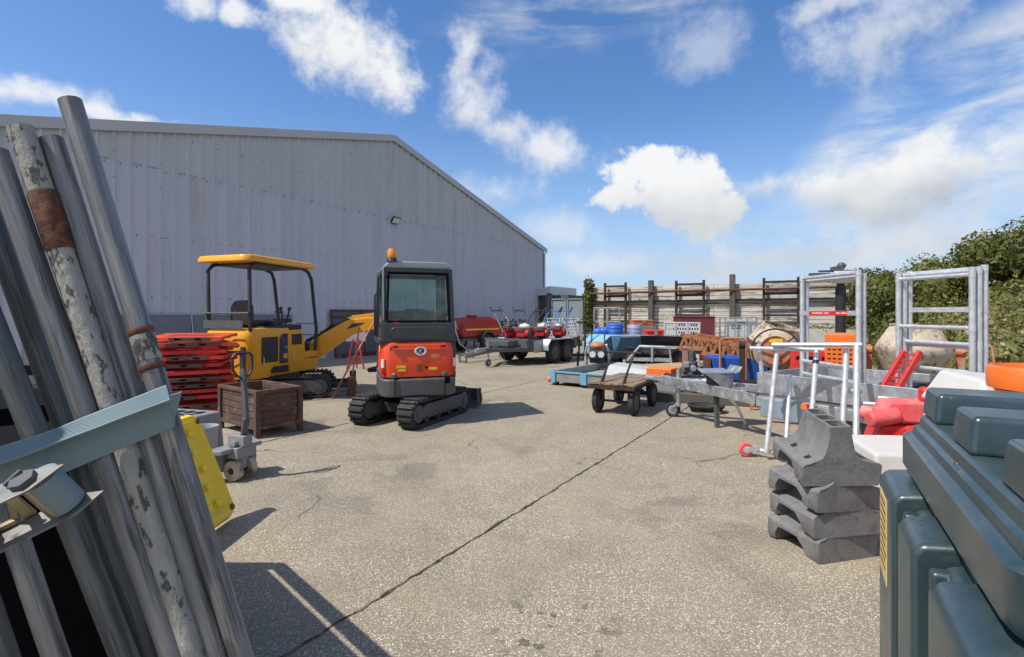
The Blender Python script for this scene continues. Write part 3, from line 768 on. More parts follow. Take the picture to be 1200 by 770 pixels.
def tub(poly_b, poly_t, z0, z1, th=.02, M=None):
    """open topped box from a bottom and a top outline (same corner count)"""
    b = MB(M); n = len(poly_b)
    cb = Vector((sum(p[0] for p in poly_b)/n,sum(p[1] for p in poly_b)/n))
    ins = lambda P_: [tuple(cb+(Vector(p)-cb)*(1-th/max(.05,(Vector(p)-cb).length)*1.4)) for p in P_]
    ib, it = ins(poly_b), ins(poly_t)
    vs = [(*p,z0) for p in poly_b]+[(*p,z1) for p in poly_t]+[(*p,z0+th) for p in ib]+[(*p,z1) for p in it]
    fs = [tuple(range(n))[::-1], tuple(range(2*n,3*n))]
    for i in range(n):
        j=(i+1)%n
        fs += [(i,j,n+j,n+i),(n+i,n+j,3*n+j,3*n+i),(2*n+i,3*n+i,3*n+j,2*n+j)]
    return b.add(vs,fs)
RT = lambda a: Matrix.Rotation(R(a),4,'Z')

# ------------------------------------------------------------------ orange cab digger
od = thing('mini_excavator','orange and grey mini excavator with a glazed cab and amber beacon','excavator',(-1.41,7.58,0),(-.31,.95))
UT = Matrix.Translation((.0,.0,0)) @ RT(-41)
for s in (-1,1): track(od, UT, s*.385, 1.58, .37, .235)
b = MB(UT); b.bx(-.30,.30,-.38,.38,.14,.27); b.cyl((0,0,.25),(0,0,.37),.26,n=24)
b.bar((-.2,.35,.2),(-.3,.95,.14),.07,.09); b.bar((.2,.35,.2),(.3,.95,.14),.07,.09); b.cyl((0,.3,.22),(0,.9,.2),.035); b.build('undercarriage',m_blkst,od,.01)
b = MB(UT); pr = [(1.00,.02),(1.08,.03),(1.12,.09),(1.10,.17),(1.05,.27),(1.075,.285),(1.145,.17),(1.165,.09),(1.12,.0),(1.0,-.0)]
b.prism([(y,z+.03) for y,z in pr],'x',-.53,.53)
for x in (-.5,.5): b.bx(x-.012,x+.012,1.02,1.16,.03,.31)
b.build('dozer_blade',m_dgrey,od,.006)
b = MB(); # counterweight, with curved rear plan
pl = [(-.50,.3),(-.50,-.40)]+arc(-.36,-.50,.14,180,262,5)+arc(.36,-.50,.14,278,360,5)+[(.50,-.40),(.50,.3)]
b.prism(pl,'z',.40,.64)
for x in (-1,1): b.prism([(x*.499,.30),(x*.499,-.40),(x*.36,-.635),(x*.30,-.64),(x*.30,.3)],'z',.64,.72)
b.build('counterweight',m_cwt,od,.03,3)
for q in ((-.33,-.326,-.655,-.60,.40,.66),(.33,.334,-.655,-.60,.40,.66)): b = MB(); b.bx(*q); b.build('panel_gap',m_void,od)
b = MB(); b.bx(.335,.40,-.645,-.62,.56,.64); b.build('lifting_recess',m_void,od)
b = MB()
pl = [(-.485,.2),(-.485,-.42)]+arc(-.345,-.48,.135,180,264,6)+arc(.345,-.48,.135,276,360,6)+[(.485,-.42),(.485,.2)]
sh = lambda f,g: [(x*f,(y*g)) for x,y in pl]
n_=len(pl); L0,L1,L2,L3 = sh(.985,.99),sh(1,1),sh(.985,.985),sh(.95,.90)
vs=[(*p,.655) for p in L0]+[(*p,.80) for p in L1]+[(*p,1.0) for p in L2]+[(*p,1.115) for p in L3]
fs=[tuple(range(n_))[::-1],tuple(range(3*n_,4*n_))]
for l in range(3):
    for i in range(n_): j=(i+1)%n_; fs.append((l*n_+i,l*n_+j,(l+1)*n_+j,(l+1)*n_+i))
b.add(vs,fs); hood = b.build('engine_hood',m_orange,od,.012)
b = MB(); b.bx(-.385,-.381,-.60,-.58,.70,1.08); b.bx(-.38,.38,-.6225,-.60,1.062,1.068); b.build('hood_seam',m_brownp,hood)
# emblem: oval badge
b = MB(Matrix.Translation((.01,-.611,1.00)) @ Matrix.Rotation(R(90),4,'X') @ Matrix.Diagonal((1.25,.95,1,1)))
b.lathe([(.040,-.004),(.062,-.004),(.066,.004),(.060,.014),(.048,.014),(.040,.006)],28,closed=True); em = b.build('emblem',m_whitep,od)
b = MB(Matrix.Translation((.01,-.611,1.00)) @ Matrix.Rotation(R(90),4,'X') @ Matrix.Diagonal((1.25,.95,1,1)))
b.lathe([(.001,0),(.044,0),(.044,.007),(.001,.007)],24); b.build('emblem_ground',m_navy,em)
b = MB(); b.bar((-.012,-.620,.972),(.0,-.620,1.026),.006,.016,(0,1,0)); b.bar((.000,-.620,1.00),(.030,-.620,1.024),.006,.013,(0,1,0)); b.bar((.004,-.620,1.0),(.030,-.620,.974),.006,.013,(0,1,0)); b.build('emblem_mark',m_whitep,em)
for x,z,w in ((-.245,.795,.12),(-.235,.752,.10),(.175,.762,.10)):
    b = MB(); b.bx(x-w/2,x+w/2,-.627,-.60,z-.016,z+.016); st_ = b.build('warning_sticker',m_sticker,od)
b = MB(); b.bx(-.04,.035,-.63,-.60,.73,.835); b.build('hood_latch',m_brownp,od,.006)
b = MB(); b.cyl((.085,-.628,.78),(.085,-.60,.78),.017,n=12); b.build('key_hole',m_void,od)
b = MB(); b.bx(-.495,-.487,-.33,-.22,.98,1.08); b.build('side_sticker',m_sticker,od)
for x in (-1,1):
    b = MB(); b.box((x*.452,-.545,.80),(.05,.06,.20),(0,0,R(-38*x))); b.build('tail_lamp_housing',m_orange,od,.01)
    b = MB(); b.box((x*.470,-.560,.84),(.03,.05,.11),(0,0,R(-38*x))); b.build('reversing_lamp',m_clear,od,.005)
    b = MB(); b.box((x*.470,-.560,.735),(.032,.052,.075),(0,0,R(-38*x))); b.build('tail_lamp',m_lamp,od,.005)
# cab
cb = None
b = MB(); zb, zt = 1.12, 2.10
P4 = {(-1,-1):((-.47,-.50),(-.44,-.42)),(1,-1):((.47,-.50),(.44,-.42)),(-1,1):((-.47,.62),(-.44,.56)),(1,1):((.47,.62),(.44,.56))}
for kx,((x0,y0),(x1,y1)) in P4.items(): b.bar((x0,y0,zb),(x1,y1,zt),.062,.062,(0,1,0))
b.bx(-.47,.47,-.55,-.46,1.12,1.37); b.prism(rrect(-.38,.38,1.15,1.32,.08),'y',-.57,-.55)
b.bx(-.51,-.43,-.5,.62,1.08,1.16); b.bx(.43,.51,-.5,.62,.62,1.16); b.bx(-.47,.47,.58,.66,.62,1.16)
b.bar((-.44,-.43,2.075),(.44,-.43,2.075),.07,.06); b.bar((-.44,.56,2.05),(.44,.56,2.05),.06,.06)
for x in (-.44,.44): b.bar((x,-.42,2.06),(x,.56,2.06),.07,.07); b.bar((x*1.03,.18,1.12),(x,.16,2.05),.05,.06,(0,1,0))
b.bx(-.45,.45,-.45,.6,.70,.78)
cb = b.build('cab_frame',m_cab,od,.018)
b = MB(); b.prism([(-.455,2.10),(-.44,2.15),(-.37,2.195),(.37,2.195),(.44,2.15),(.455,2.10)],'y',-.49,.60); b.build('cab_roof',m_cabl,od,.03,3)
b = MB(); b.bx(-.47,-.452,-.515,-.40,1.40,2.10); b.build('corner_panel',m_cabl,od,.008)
b = MB()
for p in (((-.415,-.516,1.39),(-.39,-.458,2.04)),((.415,-.516,1.39),(.39,-.458,2.04)),((-.42,-.516,1.39),(.42,-.516,1.39)),((-.39,-.458,2.03),(.39,-.458,2.03))): b.bar(*p,.028,.035,(0,1,0))
b.build('window_seal',m_void,od)
b = MB(); b.quad((-.415,-.504,1.39),(.415,-.504,1.39),(.39,-.446,2.03),(-.39,-.446,2.03)); b.build('rear_window',m_glass,od)
b = MB(); b.quad((-.42,.635,1.14),(.42,.635,1.14),(.40,.575,2.03),(-.40,.575,2.03)); b.build('windscreen',m_glass,od)
for x in (-1,1):
    b = MB(); b.quad((x*.475,-.42,1.16),(x*.475,.58,1.16),(x*.445,.52,2.03),(x*.445,-.36,2.03)); b.build('side_window',m_glass,od)
b = MB(); b.bx(-.25,.25,-.12,.36,.90,1.02); b.prism([(-.25,1.0),(.25,1.0),(.22,1.50),(.12,1.56),(-.12,1.56),(-.22,1.50)],'y',-.24,-.13); b.build('seat',m_blkst,od,.03)
b = MB()
for x in (-.32,.32): b.tube([(x,.2,.9),(x,.26,1.24),(x*.95,.24,1.36)],.016,8); b.ball((x*.95,.24,1.40),.035)
b.bx(.17,.33,.30,.40,1.34,1.50); b.bar((.25,.36,.8),(.25,.36,1.36),.03); b.build('controls',m_blkst,od)
b = MB(); b.cyl((-.345,-.45,2.19),(-.345,-.45,2.235),.075,.06,16); b.bx(-.40,-.29,-.47,-.40,2.10,2.19); bc = b.build('beacon_base',m_blkst,od)
b = MB(Matrix.Translation((-.345,-.45,2.235))); b.lathe([(.055,0),(.06,.01),(.058,.09),(.045,.118),(.001,.122)],18); b.build('beacon_lens',m_amber,bc)
b = MB(); b.tube([(-.49,.15,1.15),(-.53,.15,1.2),(-.53,.15,1.75),(-.49,.15,1.8)],.014,8); b.build('grab_rail',m_blkst,od)
b = MB(); b.bx(-.50,-.47,-.30,-.24,1.72,1.84); b.build('door_hinge',m_blkst,od)
# boom, dipper and bucket in front of the cab
b = MB(); b.tube([(.14,.62,.6),(.2,.92,.8),(-.02,1.3,1.0),(-.02,1.6,1.26)],.013,6); b.build('hydraulic_hose',m_black,od)
b = MB(); b.bx(-.35,-.28,-.632,-.60,1.045,1.075); b.bx(.28,.35,-.632,-.60,1.045,1.075); b.build('hood_hinge',m_blkst,od,.004)
b = MB(); b.prism(rrect(.14,.27,.90,.955,.026),'y',-.6145,-.606); b.build('worn_decal',mat('scuffed_orange_patch',(.62,.14,.07),.6,col2=(.5,.25,.18),lim=(.45,.6),scale2=30),od)
b = MB(); b.bx(-.16,.16,.62,.86,.35,.62); b.cyl((-.02,.85,.30),(-.02,.85,.68),.07); b.build('kingpost',m_blkst,od,.01)
bm_ = [(.82,.45),(.95,.42),(1.28,.82),(1.58,1.10),(1.95,1.22),(1.93,1.34),(1.50,1.25),(1.14,.98),(.82,.60)]
b = MB(); b.prism(bm_,'x',-.10,.06); bo = b.build('boom',m_orange,od,.012)
b = MB(); b.cyl((-.02,1.0,.5),(-.02,1.30,.85),.035); b.cyl((-.02,1.3,.85),(-.02,1.52,1.12),.02); b.build('boom_ram',m_dgrey,bo)
b = MB(); b.prism([(1.86,1.32),(1.98,1.38),(2.04,1.2),(1.86,.50),(1.78,.50),(1.80,1.1)],'x',-.08,.04); di = b.build('dipper',m_orange,od,.01)
b = MB(); b.prism([(1.74,.52),(1.92,.52),(1.90,.30),(1.72,.16),(1.48,.22),(1.44,.30),(1.62,.30),(1.70,.42)],'x',-.24,.20); b.build('bucket',m_rustd,od,.01)

# ------------------------------------------------------------------ yellow canopy digger
yd = thing('mini_excavator','yellow mini excavator with an open canopy roof on black posts','excavator',(-4.52,9.47,0),(.31,.95))
UTy = Matrix.Translation((.30,.26,0)) @ RT(-57)
for s in (-1,1): track(yd, UTy, s*.42, 1.70, .40, .24)
b = MB(UTy); b.bx(-.33,.33,-.40,.40,.14,.28); b.cyl((0,0,.26),(0,0,.42),.27,n=24)
for s in (-1,1): b.bar((s*.25,.4,.2),(s*.34,1.12,.2),.07,.09)
b.build('undercarriage',m_blkst,yd,.01)
b = MB(UTy); b.prism([(1.20,.03),(1.24,.03),(1.27,.10),(1.24,.25),(1.20,.36),(1.17,.36),(1.21,.24),(1.23,.11)],'x',-.56,.56)
for x in (-.54,.54): b.bx(x-.012,x+.012,1.13,1.25,.03,.37)
b.build('dozer_blade',m_rust,yd,.005)
b = MB()
pl = [(-.49,.2),(-.49,-.48)]+arc(-.36,-.60,.13,180,266,6)+arc(.36,-.60,.13,274,360,6)+[(.49,-.48),(.49,.2)]
n_=len(pl); lv=[(.96,.97,.40),(.995,1,.52),(1,1,1.10),(.985,.99,1.20),(.93,.94,1.245)]
vs=[(x*f,y*g_,z) for f,g_,z in lv for x,y in pl]; fs=[tuple(range(n_))[::-1],tuple(range(4*n_,5*n_))]
for l in range(4):
    for i in range(n_): j=(i+1)%n_; fs.append((l*n_+i,l*n_+j,(l+1)*n_+j,(l+1)*n_+i))
b.add(vs,fs); eng = b.build('engine_cover',m_yel,yd,.012)
b = MB(); b.bx(.31,.40,-.745,-.70,.76,.95); b.build('rear_vent',m_blkst,eng,.01)
b = MB(); b.tube([(-.44,-.738,1.02),(.10,-.738,1.02),(.2,-.738,1.07),(.40,-.738,1.07)],.010,6); b.tube([(-.44,-.738,.62),(.18,-.738,.62),(.40,-.735,.72)],.008,6); b.build('cover_groove',m_brownp,eng)
b = MB(); b.prism([(.2,.42),(.95,.42),(.95,.78),(.60,.78),(.585,1.02),(.50,1.17),(.42,1.20),(.2,1.20)],'x',.30,.495)
b.prism([(.2,.42),(.95,.42),(.95,.70),(.2,.70)],'x',-.49,.28); b.build('side_panel',m_yel,yd,.02)
b = MB(); b.bx(.495,.503,-.47,-.10,.66,1.09); b.build('side_vent',m_blkst,yd,.006)
b = MB(); b.prism([(-.26,.47),(.16,.47),(.16,.58),(-.20,.58),(-.26,.54)],'x',.495,.503); b.build('step_recess',m_blkst,yd,.004)
b = MB(); b.bx(.497,.505,.24,.50,.93,1.12); b.build('side_hatch',m_blkst,yd,.006)
b = MB(); b.prism([(-.06,.62),(.135,.62),(.135,1.14),(.02,1.14),(-.06,1.06)],'x',.496,.506); b.build('service_door',m_navy,yd,.006)
b = MB(); b.prism(rrect(.02,.115,.70,.79,.03),'x',.507,.511); b.build('door_sticker',m_yel,yd)
b = MB(); b.cyl((.505,.09,.90),(.514,.09,.90),.017,n=12); b.build('door_latch',m_clear,yd)
b = MB()
for y0,w_,h_ in ((.60,.02,.035),(.63,.015,.028),(.70,.022,.03),(.725,.018,.032),(.75,.02,.03),(.775,.018,.034),(.80,.022,.030),(.84,.018,.036),(.865,.02,.036),(.89,.018,.036)):
    b.bx(.495,.4985,y0,y0+w_*.8,.645,.645+h_)
b.build('side_lettering',m_brownp,yd)
b = MB(); b.bx(-.40,.42,-.35,.45,1.20,1.27); b.bx(.2,.46,-.1,.55,1.20,1.29); b.bx(-.46,.28,.46,.94,.70,.735); b.build('deck',m_blkst,yd,.02)
b = MB(); b.bx(-.24,.22,-.32,.10,1.26,1.38); b.prism([(-.24,1.3),(.22,1.3),(.20,1.62),(.12,1.72),(-.14,1.72),(-.22,1.62)],'y',-.44,-.32); b.build('seat',m_blkst,yd,.04,3)
b = MB()
for x,y in ((-.34,.02),(.30,.18)): q = MB(); q.tube([(x,y,1.25),(x,y+.05,1.45),(x-.02,y+.03,1.54)],.016,8); q.ball((x-.02,y+.03,1.58),(.03,.03,.045)); q.box((x,y-.1,1.34),(.13,.32,.07),(R(6),0,0)); q.build('control_lever',m_blkst,yd,.006)
b.box((.12,.42,1.36),(.34,.10,.08)); b.tube([(.0,.44,1.28),(.0,.48,1.5)],.014,8); b.box((.0,.48,1.52),(.18,.03,.04)); b.bar((.18,.45,1.3),(.22,.5,1.56),.03); b.ball((.22,.5,1.58),.035)
b.build('controls',m_blkst,yd,.006)
b = MB(); b.bx(-.47,.36,-.742,-.735,1.245,1.38); b.build('rear_mesh',m_dgrey,yd)
b = MB()
b.tube([(-.52,-.72,1.50),(.46,-.72,1.50)],.018,8); b.tube([(-.38,-.72,1.24),(-.45,-.72,1.5)],.014,6)
b.build('guard_rail',m_dgrey,yd)
for z in (.90,1.08,1.30): b = MB(); b.tube([(-.38,.97,z),(.44,.97,z)],.010,6); b.build('front_bar',m_dgrey,yd)
b = MB()
for x in (-.44,.44):
    b.tube([(x,-.66,1.2),(x,-.68,2.22),(x*.97,-.60,2.31),(x*.97,-.50,2.34)],.032,10)
    b.tube([(x,.94,.72),(x,.98,1.2),(x,.84,2.14),(x*.97,.76,2.28),(x*.97,.60,2.33)],.032,10)
b.bx(-.45,.45,-.52,.66,2.31,2.345); b.build('canopy_post',m_blkst,yd)
b = MB(); rp = rrect(-.56,.56,-.86,.92,.16,5); n_=len(rp)
lv=[(.97,2.335),(1,2.355),(1,2.395),(.97,2.425),(.86,2.445),(.6,2.455)]
vs=[(x*f,.03+(y-.03)*f,z+(.022 if y<-.2 and f<.99 else 0)) for f,z in lv for x,y in rp]; fs=[tuple(range(n_))[::-1],tuple(range(5*n_,6*n_))]
for l in range(5):
    for i in range(n_): j=(i+1)%n_; fs.append((l*n_+i,l*n_+j,(l+1)*n_+j,(l+1)*n_+i))
b.add(vs,fs); b.build('canopy_roof',m_yel,yd)
b = MB()
for o_ in (-.05,.0,.05): b.tube([(.10+o_,.90,.70),(.22+o_,1.05,.98),(.42+o_*.6,1.18,1.10),(.62,1.28+o_,1.28)],.014,6)
b.build('hydraulic_hose',m_black,yd)
for y in (-.44,.28): b = MB(); b.tube([(.497,y,.60),(.515,y,.62),(.515,y,.74),(.497,y,.76)],.008,6); b.build('panel_handle',m_clear,yd)
# swung boom: built in a frame turned to the right of the house
KT = Matrix.Translation((-.02,1.0,0)) @ RT(-63)
KB = KT @ Matrix.Translation((0,0,.6)) @ Matrix.Diagonal((1,1,.76,1)) @ Matrix.Translation((0,0,-.6))
b = MB(KT); b.bx(-.15,.15,-.10,.14,.30,.62); b.cyl((0,.05,.28),(0,.05,.80),.085); b.bx(-.13,-.07,.0,.25,.4,.9); b.bx(.07,.13,.0,.25,.4,.9); b.build('kingpost',m_blkst,yd,.01)
b = MB(KB); b.prism([(.08,.54),(.30,.50),(.68,.86),(1.06,1.22),(1.42,1.35),(1.62,1.36),(1.64,1.58),(1.40,1.67),(.96,1.60),(.48,1.24),(.12,.86)],'x',-.11,.11); bo = b.build('boom',m_yel,yd,.012)
b = MB(KB)
for x in (-.111,.111): b.prism([(.95,1.36),(1.22,1.47),(1.30,1.54),(1.05,1.51)],'x',x-.002,x+.002)
b.build('boom_decal',m_navy,bo)
b = MB(KB); b.cyl((0,.05,.95),(0,.50,1.30),.026); b.cyl((0,.45,1.26),(0,1.02,1.66),.045); b.build('boom_ram',m_blkst,bo)
b = MB(KB); b.prism([(.98,1.60),(1.08,1.56),(1.48,1.66),(1.58,1.74),(1.46,1.78),(1.05,1.72)],'x',-.06,.06); b.build('boom_head',m_yel,bo,.01)
b = MB(KB); b.cyl((0,1.32,1.72),(0,1.60,1.80),.05); b.bx(-.07,.07,1.50,1.66,1.62,1.76); b.build('head_ram',m_blkst,bo)
b = MB(KB); b.prism([(1.52,1.62),(1.66,1.62),(1.78,1.4),(1.70,.70),(1.60,.66),(1.60,1.35)],'x',-.07,.07); di = b.build('dipper',m_yel,yd,.01)
b = MB(KB); b.prism([(1.55,.68),(1.74,.70),(1.80,.42),(1.66,.25),(1.38,.24),(1.34,.32),(1.50,.36),(1.56,.50)],'x',-.17,.17); b.build('bucket',m_rustd,yd,.008)
yw = Matrix.Translation(yd.location) @ yd.rotation_euler.to_matrix().to_4x4()
for i,(a,bq,lb) in enumerate((((.17,1.48,1.56),P(390,450,9.35),'thin orange pole propped against the yellow digger boom, outer of two'),((.17,1.20,1.42),P(410,428,9.9),'thin orange pole propped against the yellow digger boom, inner of two'))):
    p0 = yw @ KB @ Vector(a); o = MB().tube([p0, Vector((bq.x,bq.y,.012))],.016,8).build('prop_pole',m_morang); tag(o,lb,'pole','poles propped on the yellow boom')

# ------------------------------------------------------------------ rusty stillage, red barriers, pallet truck
sx = thing('stillage_box','rusty brown slatted stillage box on short legs in front of the yellow digger','crate',(-3.05,6.33,0),(-.79,.613))
# local y runs along the long side away to the left, local x to the right/back
wd_,ln_,hb = .55,.95,.55
for nm,fn in (('side_panel',lambda b,z0,z1:(b.bx(.04,wd_-.04,.0,.03,z0,z1))),('side_panel',lambda b,z0,z1:(b.bx(.04,wd_-.04,ln_-.03,ln_,z0,z1))),('side_panel',lambda b,z0,z1:(b.bx(.0,.03,.04,ln_-.04,z0,z1))),('side_panel',lambda b,z0,z1:(b.bx(wd_-.03,wd_,.04,ln_-.04,z0,z1)))):
    b = MB()
    for i in range(5): fn(b,.14+i*.083,.14+i*.083+.076)
    b.build(nm,m_box,sx,.006)
b = MB(); b.bx(.03,wd_-.03,.03,ln_-.03,.12,.145); b.build('floor_panel',m_boxin,sx)
b = MB()
for x in (0,wd_):
    for y in (0,ln_): b.bx(x-.03,x+.03,y-.03,y+.03,0.0,hb+.02)
for p in (((0,0,hb),(wd_,0,hb)),((0,ln_,hb),(wd_,ln_,hb)),((0,0,hb),(0,ln_,hb)),((wd_,0,hb),(wd_,ln_,hb)),((0,0,.12),(wd_,0,.12)),((0,ln_,.12),(wd_,ln_,.12)),((0,0,.12),(0,ln_,.12)),((wd_,0,.12),(wd_,ln_,.12))): b.bar(*p,.05,.045)
b.build('corner_frame',m_box,sx,.006)
b = MB(); r2 = random.Random(2)
for i in range(7): b.box((r2.uniform(.18,.38),r2.uniform(.2,.75),.30+r2.uniform(0,.12)),(.09,.34,.03),(r2.uniform(-.3,.3),r2.uniform(-.3,.3),r2.uniform(0,3)))
o = b.build('scrap_wood',m_boxin); o.location = sx.location; o.rotation_euler = sx.rotation_euler; tag(o,'rusty scrap pieces lying inside the brown stillage box','scrap')

names = 'topmost second third fourth fifth sixth seventh eighth ninth tenth eleventh twelfth lowest'.split()
def barrier(mt):
    b = MB(); l,h_ = 1.25,.98; zz = .024
    # lies flat: x across (height of the barrier), y along its length
    for x in (-.46,-.30,.30,.46): b.tube([(x,-l/2+.08,0),(x,l/2-.08,0)],zz,8)
    for y in (-l/2+.06,-l/2+.16,0,l/2-.16,l/2-.06): b.bx(-.49,.49,y-.045,y+.045,-zz,zz)
    for i in range(7):
        y = -.42+i*.14; b.bx(-.30,.30,y-.018,y+.018,-.016,.016)
    b.bx(-.47,-.29,-l/2+.1,l/2-.1,-.014,.014); b.bx(.29,.47,-l/2+.1,l/2-.1,-.014,.014)
    return b
r2 = random.Random(11); bh = .091; nb = 13
stackc = Vector((-4.63,7.72,0)); base_a = math.atan2(.42,-.91)
meb = None
for i in range(nb):
    fromtop = nb-1-i
    mt = m_redo if fromtop in (0,1) else m_redp
    o = bpy.data.objects.new('barrier',None); COL.objects.link(o)
    o.location = stackc+Vector((r2.uniform(-.05,.06),r2.uniform(-.05,.05),.065+i*bh)); o.rotation_euler = (r2.uniform(-.02,.02),r2.uniform(-.015,.015),R(28)+(math.pi if i%3==1 else 0)+r2.uniform(-.22,.22))
    nmz = names[fromtop]
    lab = ('orange' if fromtop in (0,1) else 'red')+' plastic barrier lying '+({'topmost':'topmost on the stack','lowest':'lowest in the stack, on the ground'}.get(nmz, nmz+' from the top in the stack'))+' by the yellow digger'
    tag(o,lab,'barrier','red plastic barriers stacked flat')
    b = barrier(None); pnl = b.build('barrier_panel',mt,o)
    f = MB(); sft = r2.uniform(-.12,.12); fw = r2.uniform(.22,.34)
    f.prism([(x+sft,z) for x,z in rrect(-fw,fw,-.022,.026,.02)],'y',-.668,-.626); f.cur = 1; f.prism([(x+sft,z) for x,z in rrect(.06,.14,-.010,.014,.009)],'y',-.671,-.667); f.prism([(x+sft,z) for x,z in rrect(-.18,-.10,-.010,.014,.009)],'y',-.671,-.667); f.build('foot',[m_dfoot,m_void],o)

pt = thing('pallet_truck','grey hand pallet truck standing beside the yellow plastic board','pallet truck',(-2.46,4.80,0),(.93,-.36))
b = MB(); b.cyl((0,0,.10),(0,0,.34),.055); b.bx(-.10,.10,-.06,.07,.20,.30); b.bx(-.05,.05,-.11,.09,.30,.40); b.cyl((-.09,.0,.33),(.09,.0,.33),.03); b.build('pump',m_gplas,pt,.01)
for s in (-1,1):
    b = MB(Matrix.Translation((s*.075,0,.092)) @ Matrix.Rotation(R(90),4,'Y')); b.lathe([(.03,-.03),(.09,-.03),(.092,-.02),(.092,.02),(.09,.03),(.03,.03)],20,closed=True); w_ = b.build('wheel',m_mortar,pt)
    b = MB(); b.cyl((s*.075-.035,0,.092),(s*.075+.035,0,.092),.028); b.build('hub',m_blkst,w_)
b = MB(); b.prism([(-.27,-.12),(.27,-.12),(.22,.02),(-.22,.02)],'z',.26,.30); b.bx(-.27,.27,-.14,-.10,.08,.30); b.build('head_plate',m_gplas,pt,.008)
for s in (-1,1):
    b = MB(); b.prism([(-1.25,.05),(-1.2,.085),(-.12,.10),(-.12,.04),(-1.2,.04)],'x',s*.19-.08,s*.19+.08); b.build('fork',m_gplas,pt,.006)
hp = [(0,.04,.34),(-.02,.075,.42),(-.03,.10,.52)]
b = MB(); b.bar((0,.03,.36),(.02,.09,.56),.055,.04); b.bar((.02,.085,.54),(.02,.05,1.00),.05,.035)
b.build('handle_shaft',m_dgrey,pt,.008)
b = MB(); b.tube([(.02,.05,.90),(-.055,.05,.95),(-.085,.045,1.00),(-.085,.04,1.11),(-.06,.04,1.135),(.10,.04,1.135),(.125,.04,1.11),(.125,.045,1.0),(.095,.05,.95),(.02,.05,.90)],.012,8)
b.bar((.02,.05,.9),(.02,.045,1.13),.045,.03); b.build('handle_loop',m_blkst,pt)
# grey bucket and drain covers behind the yellow board
o = MB(Matrix.Translation((-2.92,5.02,0))).lathe([(.001,0),(.098,0),(.115,.40),(.122,.405),(.122,.43),(.108,.43),(.10,.405),(.09,.02),(.001,.02)],24).build('plastic_drum',mat('dull_grey_white_plastic',(.36,.36,.35),.5,dust=.3))
tag(o,'pale plastic drum standing behind the yellow board beside the pallet truck','drum')
o = thing('cover_crate','grey slotted plastic crate upside down behind the strapped pipes','crate',(-3.40,5.25,0),(.3,1))
b = MB(); b.prism([(-.42,0),(.42,0),(.36,.50),(-.36,.50)],'y',-.28,.28); b.build('crate_body',m_gplas,o,.02)
b = MB()
for i in range(5):
    for j in range(3): b.prism(rrect(-.30+i*.125,-.22+i*.125,-.2+j*.14,-.10+j*.14,.02),'z',.495,.504)
b.build('slots',m_void,o)

# yellow plastic board leaning on its long edge
yb = bpy.data.objects.new('plastic_board',None); COL.objects.link(yb)
tag(yb,'yellow ribbed plastic trench board leaning on edge behind the strapped pipes','board')
e1 = Vector((-.02,-1.,0)).normalized(); up = Vector((-.30,.24,.74)); up = (up-e1*up.dot(e1)).normalized(); nn_ = e1.cross(up)*-1
if nn_.x < 0: nn_ = -nn_
Mx = Matrix((e1,up,nn_)).transposed().to_4x4(); Mx.translation = Vector((-2.05,3.84,.0))
yb.matrix_basis = Mx
b = MB(); Lb,Hb = 1.25,.82
outl = rrect(-.02,Lb,0.02,Hb,.08,4); n_=len(outl); cx_,cy_=Lb/2,Hb/2
def ins_(P_,d): return [(cx_+(x-cx_)*(1-d/ (Lb/2)), cy_+(y-cy_)*(1-d/(Hb/2))) for x,y in P_]
lv=[(0,.0),(0,.035),(.02,.075),(.065,.085),(.10,.045),(.115,.04)]
vs=[(*p,z) for d,z in lv for p in ins_(outl,d)]; fs=[tuple(range(n_))[::-1],tuple(range(5*n_,6*n_))]
for l in range(5):
    for i in range(n_): j=(i+1)%n_; fs.append((l*n_+i,l*n_+j,(l+1)*n_+j,(l+1)*n_+i))
b.add(vs,fs)
for i in range(9):
    for j in range(5): b.box((.135+i*.115+(j%2)*.03,.16+j*.13,.050),(.058,.042,.044))
b.build('board_panel',m_yelp,yb,.004)
b = MB()
for x,y in ((.05,.09),(.05,Hb-.07),(Lb-.08,.09),(Lb-.08,Hb-.07)): b.cyl((x,y,.082),(x,y,.094),.022,n=14)
b.build('bolt_holes',m_brownp,yb)

# ------------------------------------------------------------------ pipes, strap, rack on the left
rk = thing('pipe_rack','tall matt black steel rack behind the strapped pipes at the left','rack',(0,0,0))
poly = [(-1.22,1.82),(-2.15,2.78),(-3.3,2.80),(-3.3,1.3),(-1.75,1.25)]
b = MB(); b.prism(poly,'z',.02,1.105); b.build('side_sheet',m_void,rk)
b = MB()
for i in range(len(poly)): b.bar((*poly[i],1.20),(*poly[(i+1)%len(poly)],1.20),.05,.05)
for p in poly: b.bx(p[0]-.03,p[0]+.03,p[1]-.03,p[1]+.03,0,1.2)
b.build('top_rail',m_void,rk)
pipes = [ # top px, py, bottom px, top depth, bottom depth (at y=770), radius, material, label
 ((82,118),(283,770),1.40,1.365,.0268,m_pipe,'rightmost and tallest grey pipe in the strapped bundle'),
 ((60,163),(254,770),1.385,1.355,.0268,m_pipe,'grey pipe second from the right, between the tallest and the flaking one'),
 ((24,150),(228,770),1.34,1.33,.0275,m_flaky,'pipe with flaking white paint and a rusted band near its top'),
 ((-6,178),(203,770),1.31,1.315,.0268,m_pipe,'bright grey pipe just left of the flaking white pipe'),
 ((-42,170),(177,770),1.37,1.36,.0268,m_pipe2,'dull dark pipe set back behind the bright grey one'),
 ((-88,185),(146,770),1.29,1.295,.0275,m_pipe2,'dull grey pipe fourth from the left at the foot of the bundle'),
 ((-128,200),(66,770),1.36,1.33,.0268,m_pipe,'grey pipe with black gaps on both sides under the ratchet buckle'),
 ((-190,190),(6,770),1.32,1.30,.0268,m_pipe2,'dull pipe cut by the lower left corner of the view'),
]
